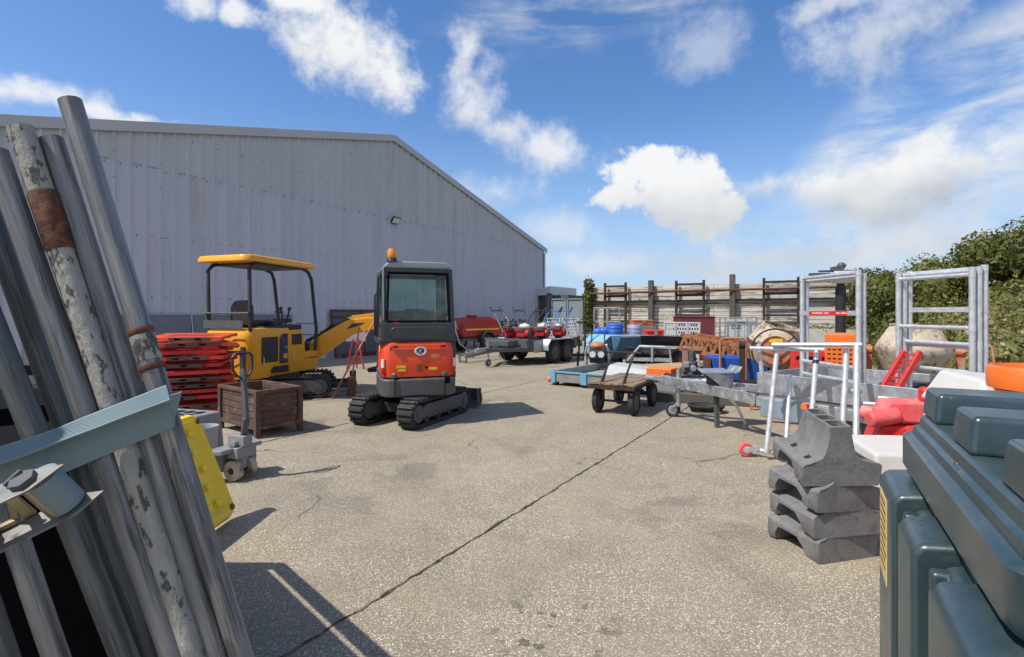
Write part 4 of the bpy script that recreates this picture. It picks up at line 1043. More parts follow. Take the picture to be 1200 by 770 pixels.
for (tp,bt,y0,y1,r_,mt,lb) in pipes:
    a = P(*tp,y0); c = P(*bt,y1); d = (c-a); e = a+d*(a.z/(a.z-c.z)); e.z = .0
    L_ = (e-a).length; prof = [(r_*.86,0.0),(r_,0),(r_,L_),(r_*.86,L_),(r_*.86,0.002)]
    zq = (a-e).to_track_quat('Z','Y').to_matrix().to_4x4(); zq.translation = e
    b = MB(); b.lathe([(r_*.86,.001),(r_,.001),(r_,L_*.33),(r_,L_*.66),(r_,L_),(r_*.86,L_),(r_*.86,L_-.3),(r_*.86,.3)],22,closed=True)
    o = b.build('steel_pipe',mt); o.matrix_basis = zq; tag(o,lb,'pipe','steel pipes strapped upright at the left')
    if mt is m_flaky:
        s0 = L_*.842; q = MB(); q.lathe([(r_+.0008,s0),(r_+.003,s0+.006),(r_+.003,s0+.15),(r_+.0008,s0+.156)],22); rb = q.build('rusted_band',m_rust,o)
    if 'tallest grey' in lb:
        for s0 in (L_*.70,L_*.655):
            q = MB(); q.lathe([(r_+.0008,s0),(r_+.003,s0+.004),(r_+.003,s0+.015),(r_+.0008,s0+.018)],22); q.build('rusted_collar',m_rust,o)
        q = MB(); q.lathe([(r_+.0008,L_*.668),(r_+.002,L_*.67),(r_+.002,L_*.699),(r_+.0008,L_*.6995)],22); q.build('paint_band',m_flaky,o)
# unseen pipes added left of the view to shade the first bundle's lower half
for i,(x,y,h_,lb) in enumerate(((-1.62,.52,2.62,'farthest left of the unseen pipes added to shade the bundle'),(-1.60,.66,2.75,'second of the unseen pipes added to shade the bundle'),(-1.57,.80,2.55,'third of the unseen pipes added to shade the bundle'),(-1.66,.92,2.70,'fourth of the unseen pipes added to shade the bundle'),(-1.60,1.05,2.45,'fifth of the unseen pipes added to shade the bundle'),(-1.72,1.16,2.3,'last of the unseen pipes added for shade, nearest the black rack'))):
    o = MB().lathe([(.026,.001),(.030,0),(.030,h_),(.026,h_),(.026,.3)],18,closed=True).build('steel_pipe',m_pipe if i%2 else m_pipe2)
    o.location=(x,y,0); o.rotation_euler=(R(3+i%3),R(-6-i%2),0); tag(o,lb,'pipe','unseen pipes added to shade the strapped bundle')
# ratchet strap round the bundle
def ribbon(pts, w, th, tilt=(0,0,1)):
    b = MB(); n = len(pts); P_ = [Vector(p) for p in pts]; vs = []
    for i in range(n):
        d = (P_[min(i+1,n-1)]-P_[max(i-1,0)]).normalized(); u = Vector(tilt[i] if isinstance(tilt,list) else tilt); u = (u-d*u.dot(d)).normalized(); nrm = d.cross(u)
        for s,q in ((-.5,-.5),(.5,-.5),(.5,.5),(-.5,.5)): vs.append(P_[i]+u*(w*s)+nrm*(th*q))
    fs = [(0,1,2,3),tuple(4*(n-1)+i for i in (3,2,1,0))]
    for i in range(n-1):
        for k_ in range(4): fs.append((4*i+k_,4*i+(k_+1)%4,4*(i+1)+(k_+1)%4,4*(i+1)+k_))
    return b.add(vs,fs)
sr = thing('ratchet_strap','wide pale teal ratchet strap with a metal buckle round the pipes','strap',(0,0,0))
pu = Vector((.30,.02,.95))
c0 = [P(188,483,1.46),P(206,478,1.41),P(203,480,1.345),P(180,489,1.325),P(140,505,1.295),P(95,523,1.265),P(50,541,1.245),P(0,558,1.22),P(-60,580,1.19)]
def smooth(pts,n=5):
    out=[]; m=len(pts)
    for i in range(m-1):
        p0,p1,p2,p3 = pts[max(i-1,0)],pts[i],pts[i+1],pts[min(i+2,m-1)]
        for j in range(n):
            t_=j/n; out.append(.5*((2*p1)+(-p0+p2)*t_+(2*p0-5*p1+4*p2-p3)*t_*t_+(-p0+3*p1-3*p2+p3)*t_**3))
    out.append(pts[-1]); return out
ribbon(smooth(c0),.086,.004,(.25,.0,1)).build('webbing',m_strap,sr)
# folded upper layer, leaning out towards the camera
c1 = [p+Vector((.0,-.020,.046)) for p in c0[2:]]
ribbon(smooth(c1),.064,.004,(.12,.75,.55)).build('folded_webbing',m_strap,sr)
b = MB(); r2 = random.Random(4); sm = smooth(c1,16)
for i in range(2,len(sm)-2,1):
    d = (sm[i+1]-sm[i-1]).normalized(); u = Vector((.12,.75,.55)); u=(u-d*u.dot(d)).normalized(); nrm = d.cross(u).normalized()
    if nrm.y > 0: nrm = -nrm
    for q in (-.024,-.016,-.008,0,.008,.016,.024):
        if (i+round(q*125))%2: continue
        M_ = Matrix((d,u,nrm)).transposed().to_4x4(); M_.translation = sm[i]+u*q+nrm*.0032
        b.add([(-.0045,-.0017,0),(.0045,-.0017,0),(.0045,.0017,0),(-.0045,.0017,0)],[(0,1,2,3)],M_)
b.build('stitching',m_teal,sr)
# buckle
Bo = P(35,590,1.13); ax = (P(95,560,1.18)-P(-50,630,1.10)).normalized(); upv = Vector((.2,-.35,.9)); upv=(upv-ax*upv.dot(ax)).normalized(); nv = ax.cross(upv)
MBk = Matrix((ax,nv,upv)).transposed().to_4x4(); MBk.translation = Bo; MBk = MBk @ Matrix.Scale(1.14,4)
b = MB(MBk); b.prism([(-.20,-.03),(.03,-.03),(.085,.0),(.03,.03),(-.20,.03)],'z',.042,.047); b.prism([(-.20,-.03),(.05,-.03),(.10,.0),(.05,.03),(-.20,.03)],'z',-.052,-.047); bk = b.build('ratchet_frame',m_zinc,sr,.002)
b = MB(MBk); b.cyl((.02,-.0,-.06),(.02,-.0,.055),.016); b.bar((-.03,-.032,-.046),(-.03,-.032,.042),.008,.02,(1,0,0)); b.bar((-.055,-.034,-.046),(-.02,-.034,.042),.007,.012,(1,0,0)); b.bar((-.10,-.03,-.046),(-.10,-.03,.042),.02,.03,(1,0,0)); b.bar((-.05,-.03,-.04),(-.16,-.03,-.04),.012,.01); b.cyl((-.10,0,-.056),(-.10,0,.052),.012); b.build('ratchet_handle',m_brass,bk,.002)
b = MB(MBk); b.lathe([(.028,-.045),(.032,-.043),(.032,.036),(.028,.038)],20,Matrix.Translation((.035,-.012,0))); b.build('strap_roll',m_strap,bk)
b = MB(MBk); b.cyl((.02,0,.047),(.02,0,.058),.022,n=6); b.bar((-.01,-.01,.052),(.02,-.02,.06),.008); b.build('ratchet_nut',m_dgrey,bk)
# ------------------------------------------------------------------ plant trailer with engines, far centre
tr = thing('plant_trailer','grey twin axle plant trailer loaded with red engined machines','trailer',(.77,16.7,0),(-.6,-.8))
# local y = towards the drawbar, local x = right of travel (towards the near wheels: local x -> (-.8,.6)... near side is -x)
for s in (-1,1):
    for y in (-.36,.36): wheel(tr,(s*.86,y,.33),.33,.20,m_dgrey)
    b = MB(); b.prism([(-.80,.40),(-.80,.62),(-.66,.73),(.70,.73),(.84,.55),(.84,.40),(.80,.40),(.80,.54),(.68,.70),(-.64,.70),(-.77,.60),(-.77,.40)],'x',s*.86-.13,s*.86+.13); b.bx(s*.74-.02,s*.74+.02,.60,1.25,.35,.70); b.build('mudguard',m_galv,tr,.006)
b = MB(); b.bx(-.72,.72,-1.35,1.45,.50,.56)
for s in (-1,1): b.bx(s*.70-.03,s*.70+.03,-1.38,1.48,.48,.72); b.bar((s*.68,1.4,.46),(.0,2.55,.46),.09,.11)
b.bx(-.72,.72,1.42,1.48,.48,.76); b.bx(-.75,-.60,.98,1.42,.38,.72); b.build('chassis',m_dgrey,tr,.006)
b = MB(); b.bx(-.05,.05,2.4,2.85,.44,.54); b.cyl((0,2.8,.48),(0,2.95,.48),.05); b.build('coupling',m_galv,tr,.006)
b = MB(); b.cyl((.12,2.25,.16),(.12,2.25,.75),.028); b.bar((.12,2.25,.74),(.12,2.40,.80),.02); b.build('jockey_leg',m_galv,tr)
wheel(tr,(.12,2.25,.10),.10,.07,m_galv,tread=False)
b = MB(); b.bx(-.42,.42,1.55,2.02,.56,.72); b.build('tool_box',m_dgrey,tr,.02)
for s in (-1,1):     # the two raised loading ramps at the tail
    b = MB(); x0,x1 = (s*.36-.31,s*.36+.31); M_=Matrix.Translation((0,-1.42,.46)) @ Matrix.Rotation(R(6),4,'X'); b.T = M_
    for x in (x0,x1): b.bx(x-.02,x+.02,-.03,.03,0,.86)
    for z in (0,.86): b.bx(x0,x1,-.028,.028,z-.02,z+.02)
    perf_plate(b,x0+.02,x1-.02,0,.02,.84,6,8)
    b.build('loading_ramp',m_aluplate,tr)
tT = Matrix.Translation(tr.location) @ tr.rotation_euler.to_matrix().to_4x4()
m_dblue = mat('worn_blue_tube',(.05,.15,.36),.5,dust=.3)
def rammer(x,y,a,label,tank,hb=m_dblue):
    o = thing('rammer',label,'rammer',tT @ Vector((x,y,.56)),(math.cos(a),math.sin(a)),'red engined machines on the plant trailer')
    b = MB(); b.bx(-.16,.16,-.14,.30,0,.05); b.prism([(-.10,.05),(.14,.05),(.10,.34),(-.08,.34)],'x',-.09,.09); b.build('foot',m_blkst,o,.01)
    b = MB(); b.box((0,.05,.34),(.30,.30,.22)); b.cyl((-.24,.05,.33),(.16,.05,.33),.13,n=18); b.box((.16,.12,.45),(.12,.2,.14)); b.build('engine',m_red,o,.03,3)
    b = MB(); b.ball((-.02,.0,.54),(.19,.16,.095),16,10); b.cyl((-.02,.0,.62),(-.02,.0,.66),.035,n=12); b.build('fuel_tank',tank,o)
    b = MB(); b.cyl((-.255,.05,.33),(-.24,.05,.33),.085,n=16); b.cyl((.22,.15,.50),(.30,.15,.50),.05,n=12); b.box((.0,.21,.46),(.22,.05,.10)); b.build('starter_cover',m_dgrey,o,.006)
    b = MB(); b.tube([(-.17,-.1,.35),(-.17,-.5,.80),(-.17,-.82,1.02)],.02,7); b.tube([(.17,-.1,.35),(.17,-.5,.80),(.17,-.82,1.02)],.02,7); b.tube([(-.17,-.82,1.02),(.17,-.82,1.02)],.02,7); b.build('handle',hb,o)
    for s in (-1,1):
        b = MB(); b.cyl((s*.17,-.74,.965),(s*.17,-.98,1.13),.026,n=8); b.build('grip',m_blkst,o)
rammer(-.28,1.05,R(-128),'red rammer with a white tank and black handles at the drawbar end of the trailer',m_white,m_blkst)
rammer(-.40,.25,R(-122),'red rammer with a pale tank in the middle of the trailer, blue handles up',m_white)
rammer(-.44,-.62,R(-112),'red rammer nearest the raised perforated ramps on the trailer',m_galv)
rammer(.34,.95,R(-60),'dark handled red rammer on the far side of the trailer by the drawbar',m_blkst,m_blkst)
rammer(.30,.15,R(-75),'dark handled red rammer on the far side of the trailer in the middle',m_blkst,m_blkst)
rammer(.32,-.70,R(-95),'dark handled red rammer on the far side of the trailer by the ramps',m_dgrey,m_blkst)
# row of tillers behind, against the wall side of the trailer
for i in range(6):
    p = wloc(7.2-i*.62,1.0+.02*i); o = thing('upright_tool',['dark handled breaker leaning on the rail by the red water bowser','second dark handled breaker from the bowser on the rail','third dark handled breaker from the bowser on the rail','third dark handled breaker from the far wall corner on the rail','second dark handled breaker from the far wall corner on the rail','dark handled breaker on the rail nearest the far wall corner'][i],'breaker',p,(.85,-.527),'dark breakers standing in a row at the warehouse wall')
    b = MB(); b.cyl((0,.25,.02),(0,.05,.62),.05,n=10); b.cyl((0,.05,.62),(0,-.03,.98),.085,n=10); b.build('body',m_blkst if i%2 else m_dgrey,o)
    b = MB(); b.bar((-.26,-.04,1.10),(.26,-.04,1.10),.05); b.bar((0,-.02,.9),(0,-.04,1.1),.07); b.bar((-.24,-.04,1.1),(-.28,-.02,1.22),.04); b.bar((.24,-.04,1.1),(.28,-.02,1.22),.04); b.build('handle',m_blkst,o)
rl = thing('tool_rail','low red and grey steel rail holding the row of dark breakers','rail',wloc(7.5,.8),(.85,-.527))
b = MB()
for x in (-.4,4.0): b.bar((-x,0,0),(-x,0,.9),.06)
b.bar((.4,0,.86),(-4.,0,.86),.05,.05); b.build('rail_frame',m_red,rl)

# pair of long ramps lying on trestles in front of the trailer
for i,(a,c,lb) in enumerate((((540.5,426),(597,408),'nearer of two long galvanised ramps lying in front of the plant trailer'),((549,420),(604,405),'farther of two long galvanised ramps lying in front of the plant trailer'))):
    p0 = G(*a); p1 = G(c[0],c[1]+10); d = (p1-p0)
    o = thing('ladder_ramp',lb,'ramp',p0,(d.x,d.y),'long ramps lying by the trailer'); L_ = min(d.length,2.6)
    b = MB()
    for s in (-.13,.13): b.bar((s,0,.20),(s,L_,.34),.035,.10)
    for q in range(9): b.bar((-.13,L_*q/8,.20+.14*q/8),(.13,L_*q/8,.20+.14*q/8),.04,.03)
    b.build('ramp_frame',m_galv,o)
    b = MB()
    for y in (.1,L_-.2):
        for s in (-.12,.12): b.bar((s,y,.0),(s,y,.26),.03)
    b.bar((-.12,.1,.06),(.12,.1,.06),.03); b.build('leg',m_dgrey,o)

# ------------------------------------------------------------------ red water bowser by the wall
bw = thing('water_bowser','red water bowser trailer with a yellow stripe standing by the warehouse wall','bowser',(-1.62,21.2,0),(-.62,-.78))
for s in (-1,1):
    wheel(bw,(s*.72,-.1,.34),.34,.2,m_galv,tread=False)
    b = MB(); ar = arc(-.1,.36,.42,0,180,10); b.prism(ar+[(y,z) for y,z in arc(-.1,.36,.38,180,0,10)],'x',s*.72-.12,s*.72+.12); b.build('mudguard',m_blkst,bw)
b = MB(); b.bx(-.62,.62,-1.25,1.15,.44,.54); b.bar((-.4,1.1,.48),(0,2.1,.48),.08); b.bar((.4,1.1,.48),(0,2.1,.48),.08); b.build('chassis',m_dgrey,bw)
b = MB(); pf = [(-1.2,.55),(1.05,.55),(1.12,.75),(1.0,1.05),(.55,1.30),(-.55,1.36),(-1.1,1.15),(-1.28,.85)]; b.prism(pf,'x',-.60,.60); b.build('tank',m_red,bw,.12,4)
b = MB(); b.cyl((0,.0,1.34),(0,.0,1.43),.22,n=18); b.build('filler_cap',m_red,bw,.02)
for s in (-1,1):
    b = MB(); b.bx(s*.602-.004,s*.602+.004,-1.0,.85,.84,.90); b.build('reflective_stripe',m_yelp,bw)
    b = MB(); b.bx(s*.604-.004,s*.604+.004,.86,.95,.84,.90); b.build('side_marker',m_whitep,bw)
b = MB(); b.tube([(-.3,1.1,.9),(-.35,1.3,1.2),(-.45,1.35,.8),(-.5,1.2,.35),(-.6,.9,.12),(-.8,.3,.05)],.022,7); b.build('hose',m_whitep,bw)
# white notice board on a red stand
ws = thing('notice_board','small white board standing on a red tripod by the wall','notice board',G(413,434)+Vector((0,.3,0)),(.2,-1))
b = MB(); b.box((0,0,.95),(.52,.02,.42),(R(-12),0,0)); b.build('board',m_whitep,ws)
b = MB()
for x,y in ((-.22,.1),(.22,.1),(0,-.3)): b.bar((x,y,0),(x*.3,y*.2,.8),.035)
b.bar((-.15,.06,.35),(.15,.06,.35),.03); b.build('stand',m_red,ws)
o = thing('gas_bottle_cage','dark framed tool stand behind the orange digger cab','stand',wloc(11.2,1.3),(.85,-.527))
b = MB()
for x in (-.25,.25):
    for y in (0,.3): b.bar((x,y,0),(x,y,1.5),.04)
for z in (.1,.8,1.48): b.bar((-.25,.3,z),(.25,.3,z),.035); b.bar((-.25,0,z),(.25,0,z),.035)
b.build('stand_frame',m_dgrey,o)
b = MB(); b.bx(-.16,.1,.0,.28,.82,1.15); b.build('can',m_whitep,o,.03)

# ------------------------------------------------------------------ blue flat tray, covers, cart
ty = thing('trailer_tray','long low pale blue flatbed tray lying on the yard','trailer bed',(.85,11.05,0),(.60,.80))
W_,L_ = 2.75,2.45
b = MB(); b.bx(.04,W_-.04,.04,L_-.04,.10,.14); b.build('deck_board',m_tealf,ty)
b = MB()
for a,c in (((0,.0),(W_,.0)),((0,L_),(W_,L_)),((0,0),(0,L_)),((W_,0),(W_,L_))): b.bar((*a,.19),(*c,.19),.045,.22)
b.build('side_board',m_gplas,ty,.006)
b = MB()
for a,c in (((0,-.03),(W_,-.03)),((-.03,0),(-.03,L_))): b.bar((*a,.285),(*c,.285),.03,.03); 
for x in (.02,.75,1.42,2.1,2.72): b.bx(x-.07,x+.07,-.055,.02,.06,.30)
for y in (.6,1.3,2.0): b.bx(-.055,.02,y-.05,y+.05,.06,.30)
b.build('blue_bracket',m_lblue,ty,.004)
b = MB()
for x in (.05,.8,1.5,2.2,2.7):
    for y in (.05,L_-.05): b.bx(x-.05,x+.05,y-.05,y+.05,0,.1)
b.build('tray_foot',m_blkst,ty)
b = MB(); b.cyl((-.08,-.02,.12),(-.02,-.02,.12),.06,n=12); b.build('end_lamp',m_hot,ty)
o = thing('drawbar_frame','grey tubular drawbar with a pale blue end lying on the front edge of the tray','drawbar',P(768,446,9.25)-Vector((0,0,P(768,446,9.25).z)),(.8,-.6))
b = MB()
for s in (-.12,.12): b.tube([(s,-.25,.34),(s*.6,.5,.36),(s*.2,1.0,.40)],.035,8)
b.cyl((0,.95,.40),(0,1.15,.40),.05); b.bar((-.16,0,.35),(.16,0,.35),.06,.05); b.build('drawbar_tube',m_galv,o)
b = MB(); b.box((0,-.36,.34),(.34,.26,.10),(0,0,.2)); b.build('end_bracket',m_lblue,o,.01)
b = MB(); b.tube([(-.15,.1,.40),(.0,.2,.46),(.12,.45,.42),(-.05,.6,.44),(.1,.8,.46)],.022,8); b.build('cable',m_blkst,o)
tyT = Matrix.Translation(ty.location) @ ty.rotation_euler.to_matrix().to_4x4()
o = thing('machine_cover','angular pale grey fibreglass machine cover lying in the blue tray','cover',tyT @ Vector((1.42,.80,.145)),(.5,.85))
b = MB(); vs=[(-.62,-.3,0),(.62,-.3,0),(.62,.35,0),(-.62,.35,0),(-.42,-.2,.30),(.50,-.12,.22),(.46,.25,.24),(-.40,.25,.32)]
b.add(vs,[(0,3,2,1),(4,5,6,7),(0,1,5,4),(1,2,6,5),(2,3,7,6),(3,0,4,7)]); b.build('cover_shell',mat('pale_grey_fibreglass',(.42,.43,.43),.55,0,.12,4.,dust=.3),o,.03)
b = MB(); b.bx(.615,.63,-.2,.25,.02,.14); b.build('cover_vent',m_blkst,o)
o = thing('plywood_sheet','tan plywood sheet lying in the blue tray','plywood',tyT @ Vector((.75,1.15,.146)),(.6,.8))
b = MB(); b.bx(-.5,.55,-.35,.45,0,.018); b.build('sheet',m_woodl,o)
o = thing('orange_panel','orange plastic box beside the cart at the edge of the blue tray','box',tyT @ Vector((2.32,-.04,.305)),(.6,.8))
b = MB(); b.prism([(-.24,0),(.24,0),(.22,.19),(-.25,.19)],'y',-.02,.30); b.build('box_body',m_hot,o,.015)

ct = thing('platform_cart','weathered wooden platform cart on four black tyred wheels','cart',(1.79,8.30,0),(-.515,-.857))
# local y points to the front (handle end)
for (x,y) in ((-.28,.46),(.28,.46),(-.28,-.46),(.28,-.46)): wheel(ct,(x,y,.185),.185,.085,m_dgrey,tread=False)
b = MB(); r2 = random.Random(8)
for i in range(6):
    x = -.36+i*.12+.06; b.bx(x-.056,x+.056,-.72+r2.uniform(-.02,.02),.66+r2.uniform(-.02,.02),.445+r2.uniform(-.004,.004),.475+r2.uniform(-.004,.004))
b.build('deck_plank',m_wood,ct,.004)
b = MB()
for x in (-.33,.33): b.bar((x,-.70,.42),(x,.68,.42),.04,.05)
for y in (-.70,-.46,0,.46,.68): b.bar((-.36,y,.41),(.36,y,.41),.045,.045)
for y in (-.46,.46):
    b.bar((-.26,y,.185),(.26,y,.185),.03,.03); b.bar((-.2,y,.19),(-.2,y,.41),.035); b.bar((.2,y,.19),(.2,y,.41),.035)
    for x in (-.33,.33): b.bar((x*.7,y,.22),(x,y+.22*(1 if y<0 else -1),.40),.02,.03)
b.build('cart_frame',m_rustd,ct)
b = MB()
for x in (-.17,.17): b.tube([(x,.70,.40),(x,.60,.50),(x,.12,.88)],.017,8); b.bar((x,.62,.41),(x*1.0,.42,.62),.018)
b.tube([(-.27,.10,.89),(.27,.10,.89)],.017,8); b.build('handle',m_rustd,ct)

# stack of timber
tb_ = thing('timber_stack','stack of pale sawn boards lying behind the cart','timber stack',(3.45,11.4,0),(.9,.43))
r2 = random.Random(6)
for i in range(4):
    b = MB()
    for j in range(5): x = -.5+j*.2+r2.uniform(-.015,.015); b.bx(x-.09,x+.09,-.75+r2.uniform(-.10,.05),.75+r2.uniform(-.05,.10),.12+i*.062,.12+i*.062+.055)
    b.build('board_layer',m_woodl if i!=1 else m_wood,tb_,.004)
b = MB()
for y in (-.5,.5): b.bx(-.5,.5,y-.05,y+.05,0,.12)
b.build('bearer',m_wood,tb_)

# ------------------------------------------------------------------ compressor, skip dumper and small plant, centre right
cp = thing('towed_compressor','slate blue towed compressor with a pale blue sheet over its nose','compressor',(2.92,14.2,0),(-.93,-.36))
pr = [(-.80,.36),(-.86,.60),(-.80,.86),(.62,.88),(.86,.70),(.80,.48),(.55,.34)]
b = MB(); b.prism(pr,'x',-.46,.46); b.build('canopy',m_teal,cp,.03)
b = MB(); b.bx(-.48,.48,-.82,.62,.862,.90); b.bx(-.475,.475,-.7,.5,.56,.58); b.build('lid_rail',m_galv,cp)
b = MB(); b.prism([(.30,.925),(.64,.925),(.90,.71),(.87,.46),(.84,.46),(.865,.70),(.62,.905),(.30,.905)],'x',-.50,.50); b.prism([(.26,.92),(.46,.92),(.40,.46),(.24,.62)],'x',.482,.50);b.prism([(.50,.90),(.84,.72),(.80,.36),(.62,.60)],'x',.484,.498); b.prism([(.30,.92),(.60,.92),(.52,.50),(.40,.66)],'x',-.502,-.484); b.build('cover_sheet',m_tarp,cp,.008)
for s in (-1,1): wheel(cp,(s*.56,-.1,.29),.29,.16,m_galv,tread=False)
b = MB(); b.bx(-.42,.42,-.78,.7,.34,.44); b.bar((0,.6,.4),(0,1.5,.42),.08); b.cyl((0,1.3,.0),(0,1.3,.5),.03); b.build('chassis',m_blkst,cp)
dm = thing('skip_dumper','olive black skip dumper with an open tipping skip and roll frame','dumper',(3.78,13.3,0),(-.55,-.83))
b = tub([(-.42,.1),(.42,.1),(.36,.75),(-.36,.75)],[(-.62,-.15),(.62,-.15),(.60,1.0),(-.60,1.0)],.30,.68,.03); b.build('skip',m_blkst,dm,.01)
b = MB(); b.prism([(-.3,.66),(-.26,.66),(-.12,.92),(-.16,.92)],'x',-.62,.62); b.build('skip_back',m_blkst,dm)
for x,y,r_ in ((-.52,.55,.30),(.52,.55,.30),(-.48,-.75,.26),(.48,-.75,.26)): wheel(dm,(x,y,r_),r_,.2,m_dgrey)
b = MB(); b.bx(-.3,.3,-1.2,.2,.30,.55); b.bx(-.35,.35,-1.25,-.5,.55,.66); b.build('engine_body',m_dgrey,dm,.02)
b = MB(); b.tube([(-.55,1.05,.30),(-.50,1.06,.72),(.2,1.06,.72),(.5,1.08,.36)],.03,8); b.bar((-.1,1.06,.36),(-.1,1.06,.72),.05); b.bar((-.5,1.0,.42),(.45,1.0,.40),.10,.08); b.build('tip_frame',m_galv,dm)
fs_ = thing('floor_saw','small upright floor saw with an orange tank and white guards','floor saw',(2.08,12.9,0),(-.2,-1))
b = MB(); b.bx(-.22,.22,-.3,.3,.12,.2); b.box((0,.05,.45),(.34,.3,.3)); b.cyl((-.1,.22,.5),(.18,.22,.5),.13); b.build('engine',m_blkst,fs_,.02)
b = MB(); b.ball((0,-.05,.70),(.19,.18,.11),18,10); b.build('fuel_tank',m_morang,fs_)
for s in (-1,1):
    b = MB(); b.cyl((s*.10,.34,.52),(s*.10,.37,.52),.075,n=14); b.build('lamp',m_whitep,fs_)
    b = MB(); b.tube([(s*.26,-.2,.2),(s*.28,.1,.55),(s*.22,.26,.75)],.025,7); b.build('guard_tube',m_whitep,fs_)
    b = MB(); b.prism([(-.30,.0),(-.12,.0),(-.06,.42),(-.12,.42)],'x',s*.30-.02,s*.30+.02); b.build('splash_guard',m_whitep,fs_)
    wheel(fs_,(s*.24,-.1,.10),.10,.06,tread=False)
b = MB(); b.tube([(-.16,-.28,.5),(-.16,-.55,.98)],.018,6); b.tube([(.16,-.28,.5),(.16,-.55,.98)],.018,6); b.build('handle',m_blkst,fs_)
o = thing('tee_post','thin rusty post with a cross bar beside the floor saw','post',(1.92,13.9,0),(0,-1))
b = MB(); b.bar((0,0,0),(0,0,1.28),.05); b.bar((-.25,0,1.26),(.22,0,1.26),.05); b.bar((-.2,0,.03),(.2,0,.03),.06); b.bar((0,-.2,.03),(0,.2,.03),.06); b.build('post',m_rustd,o)
def drum(loc,mt,label,r=.28,h=.62,z=0.):
    o = MB(Matrix.Translation((loc[0],loc[1],z))).lathe([(.001,0),(r*.94,0),(r,.05),(r,h*.3),(r*1.03,h*.33),(r,h*.36),(r,h*.62),(r*1.03,h*.65),(r,h*.68),(r,h*.93),(r*.92,h),(.001,h)],20).build('plastic_drum',mt); tag(o,label,'drum')
    return o
def table(loc,fwd,w,d,h,label,mt,top=None):
    o = thing('work_bench',label,'bench',loc,fwd)
    b = MB(); b.bx(-w/2,w/2,-d/2,d/2,h-.05,h); b.build('bench_top',top or mt,o,.006)
    for x in (-w/2+.04,w/2-.04):
        for y in (-d/2+.04,d/2-.04): b = MB(); b.bar((x,y,0),(x,y,h-.05),.05); b.build('leg',mt,o)
    return o
p = P(722,367,17.3); table((p.x+.5,17.3,0),(.1,-1),3.4,.8,.80,'long low steel bench in front of the plank fence',m_rustd,m_galv)
drum((p.x-.05,17.2),m_blue,'bright blue plastic drum on the bench in front of the fence',.27,.36,.80)
p2 = P(742,367,17.3); drum((p2.x+.05,17.3),mat('lilac_plastic',(.30,.30,.48),.5),'pale lilac plastic drum on the bench beside the blue drum',.22,.32,.80)
p3 = P(705,367,17.6); o=thing('blue_bag','crumpled dark blue sheet bundle at the left end of the bench','bundle',(p3.x+.05,17.25,.80),(0,-1)); b=MB(); b.ball((0,0,.12),(.30,.2,.13)); b.ball((.2,.03,.10),(.2,.16,.12)); b.build('bundle',m_blue,o)
def toolbox(loc,fwd,s,mt,label,z=0.,lid=None):
    o = thing('tool_box',label,'box',(loc[0],loc[1],z),fwd); w,d,h=s
    b = MB(); b.bx(-w/2,w/2,-d/2,d/2,0,h*.72); b.build('box_body',mt,o,.015)
    b = MB(); b.bx(-w/2-.01,w/2+.01,-d/2-.01,d/2+.01,h*.74,h); b.build('lid',lid or mt,o,.02)
    b = MB(); b.bx(-.05,.05,d/2+.01,d/2+.02,h*.55,h*.85); b.build('clasp',m_galv,o)
    return o
p = P(767,367,15.2); table((p.x-.1,15.3,0),(.1,-1),1.6,.6,.72,'black bench carrying the red toolbox behind the skip dumper',m_blkst)
toolbox((p.x-.02,15.2),(.05,-1),(.48,.35,.30),m_redp,'bright red toolbox on the black bench behind the skip dumper',.72)
p = P(752,367,18.6); toolbox((p.x,18.6),(.1,-1),(.85,.5,1.04),m_gplas,'plain grey cabinet behind the benches by the fence post'); toolbox((p.x,18.6),(.1,-1),(.70,.45,.22),m_morang,'orange plastic crate on top of the grey cabinet by the fence post',1.045)
# small aluminium frames standing by the fence
def frame(name,label,cat,base,fwd,w,h,rungs,r_=.025,mt=None,z0=0.,group=None,extra=None,tops=True,lean=0.):
    o = thing(name,label,cat,(base[0],base[1],z0),fwd,group); mt = mt or m_alu
    if lean: o.rotation_euler.rotate_axis('X',R(lean))
    for x in (0,w): b = MB(); b.tube([(x,0,.0),(x,0,h)],r_,12); b.build('leg',mt,o)
    for z in rungs: b = MB(); b.tube([(0,0,z),(w,0,z)],r_*.86,10); b.build('rung',mt,o)
    b = MB()
    for x in (0,w):
        for z in rungs: b.cyl((x,0,z-r_*1.3),(x,0,z+r_*1.3),r_*1.16,n=12)
    b.build('weld_collar',mt,o)
    if extra: extra(o)
    return o
for i,(a,c,Y) in enumerate(((697,711,18.9),(713,726,18.4))):
    p0 = P(a,367,Y); p1 = P(c,367,Y-.2)
    frame('scaffold_frame',['left of two small grey scaffold frames standing by the ivy post','right of two small grey scaffold frames standing by the ivy post'][i],'scaffold frame',(p1.x,p1.y),(-.14,-1),(p1-p0).length,1.72,(.3,.75,1.2,1.68),.028,m_galv,group='small scaffold frames by the ivy post')
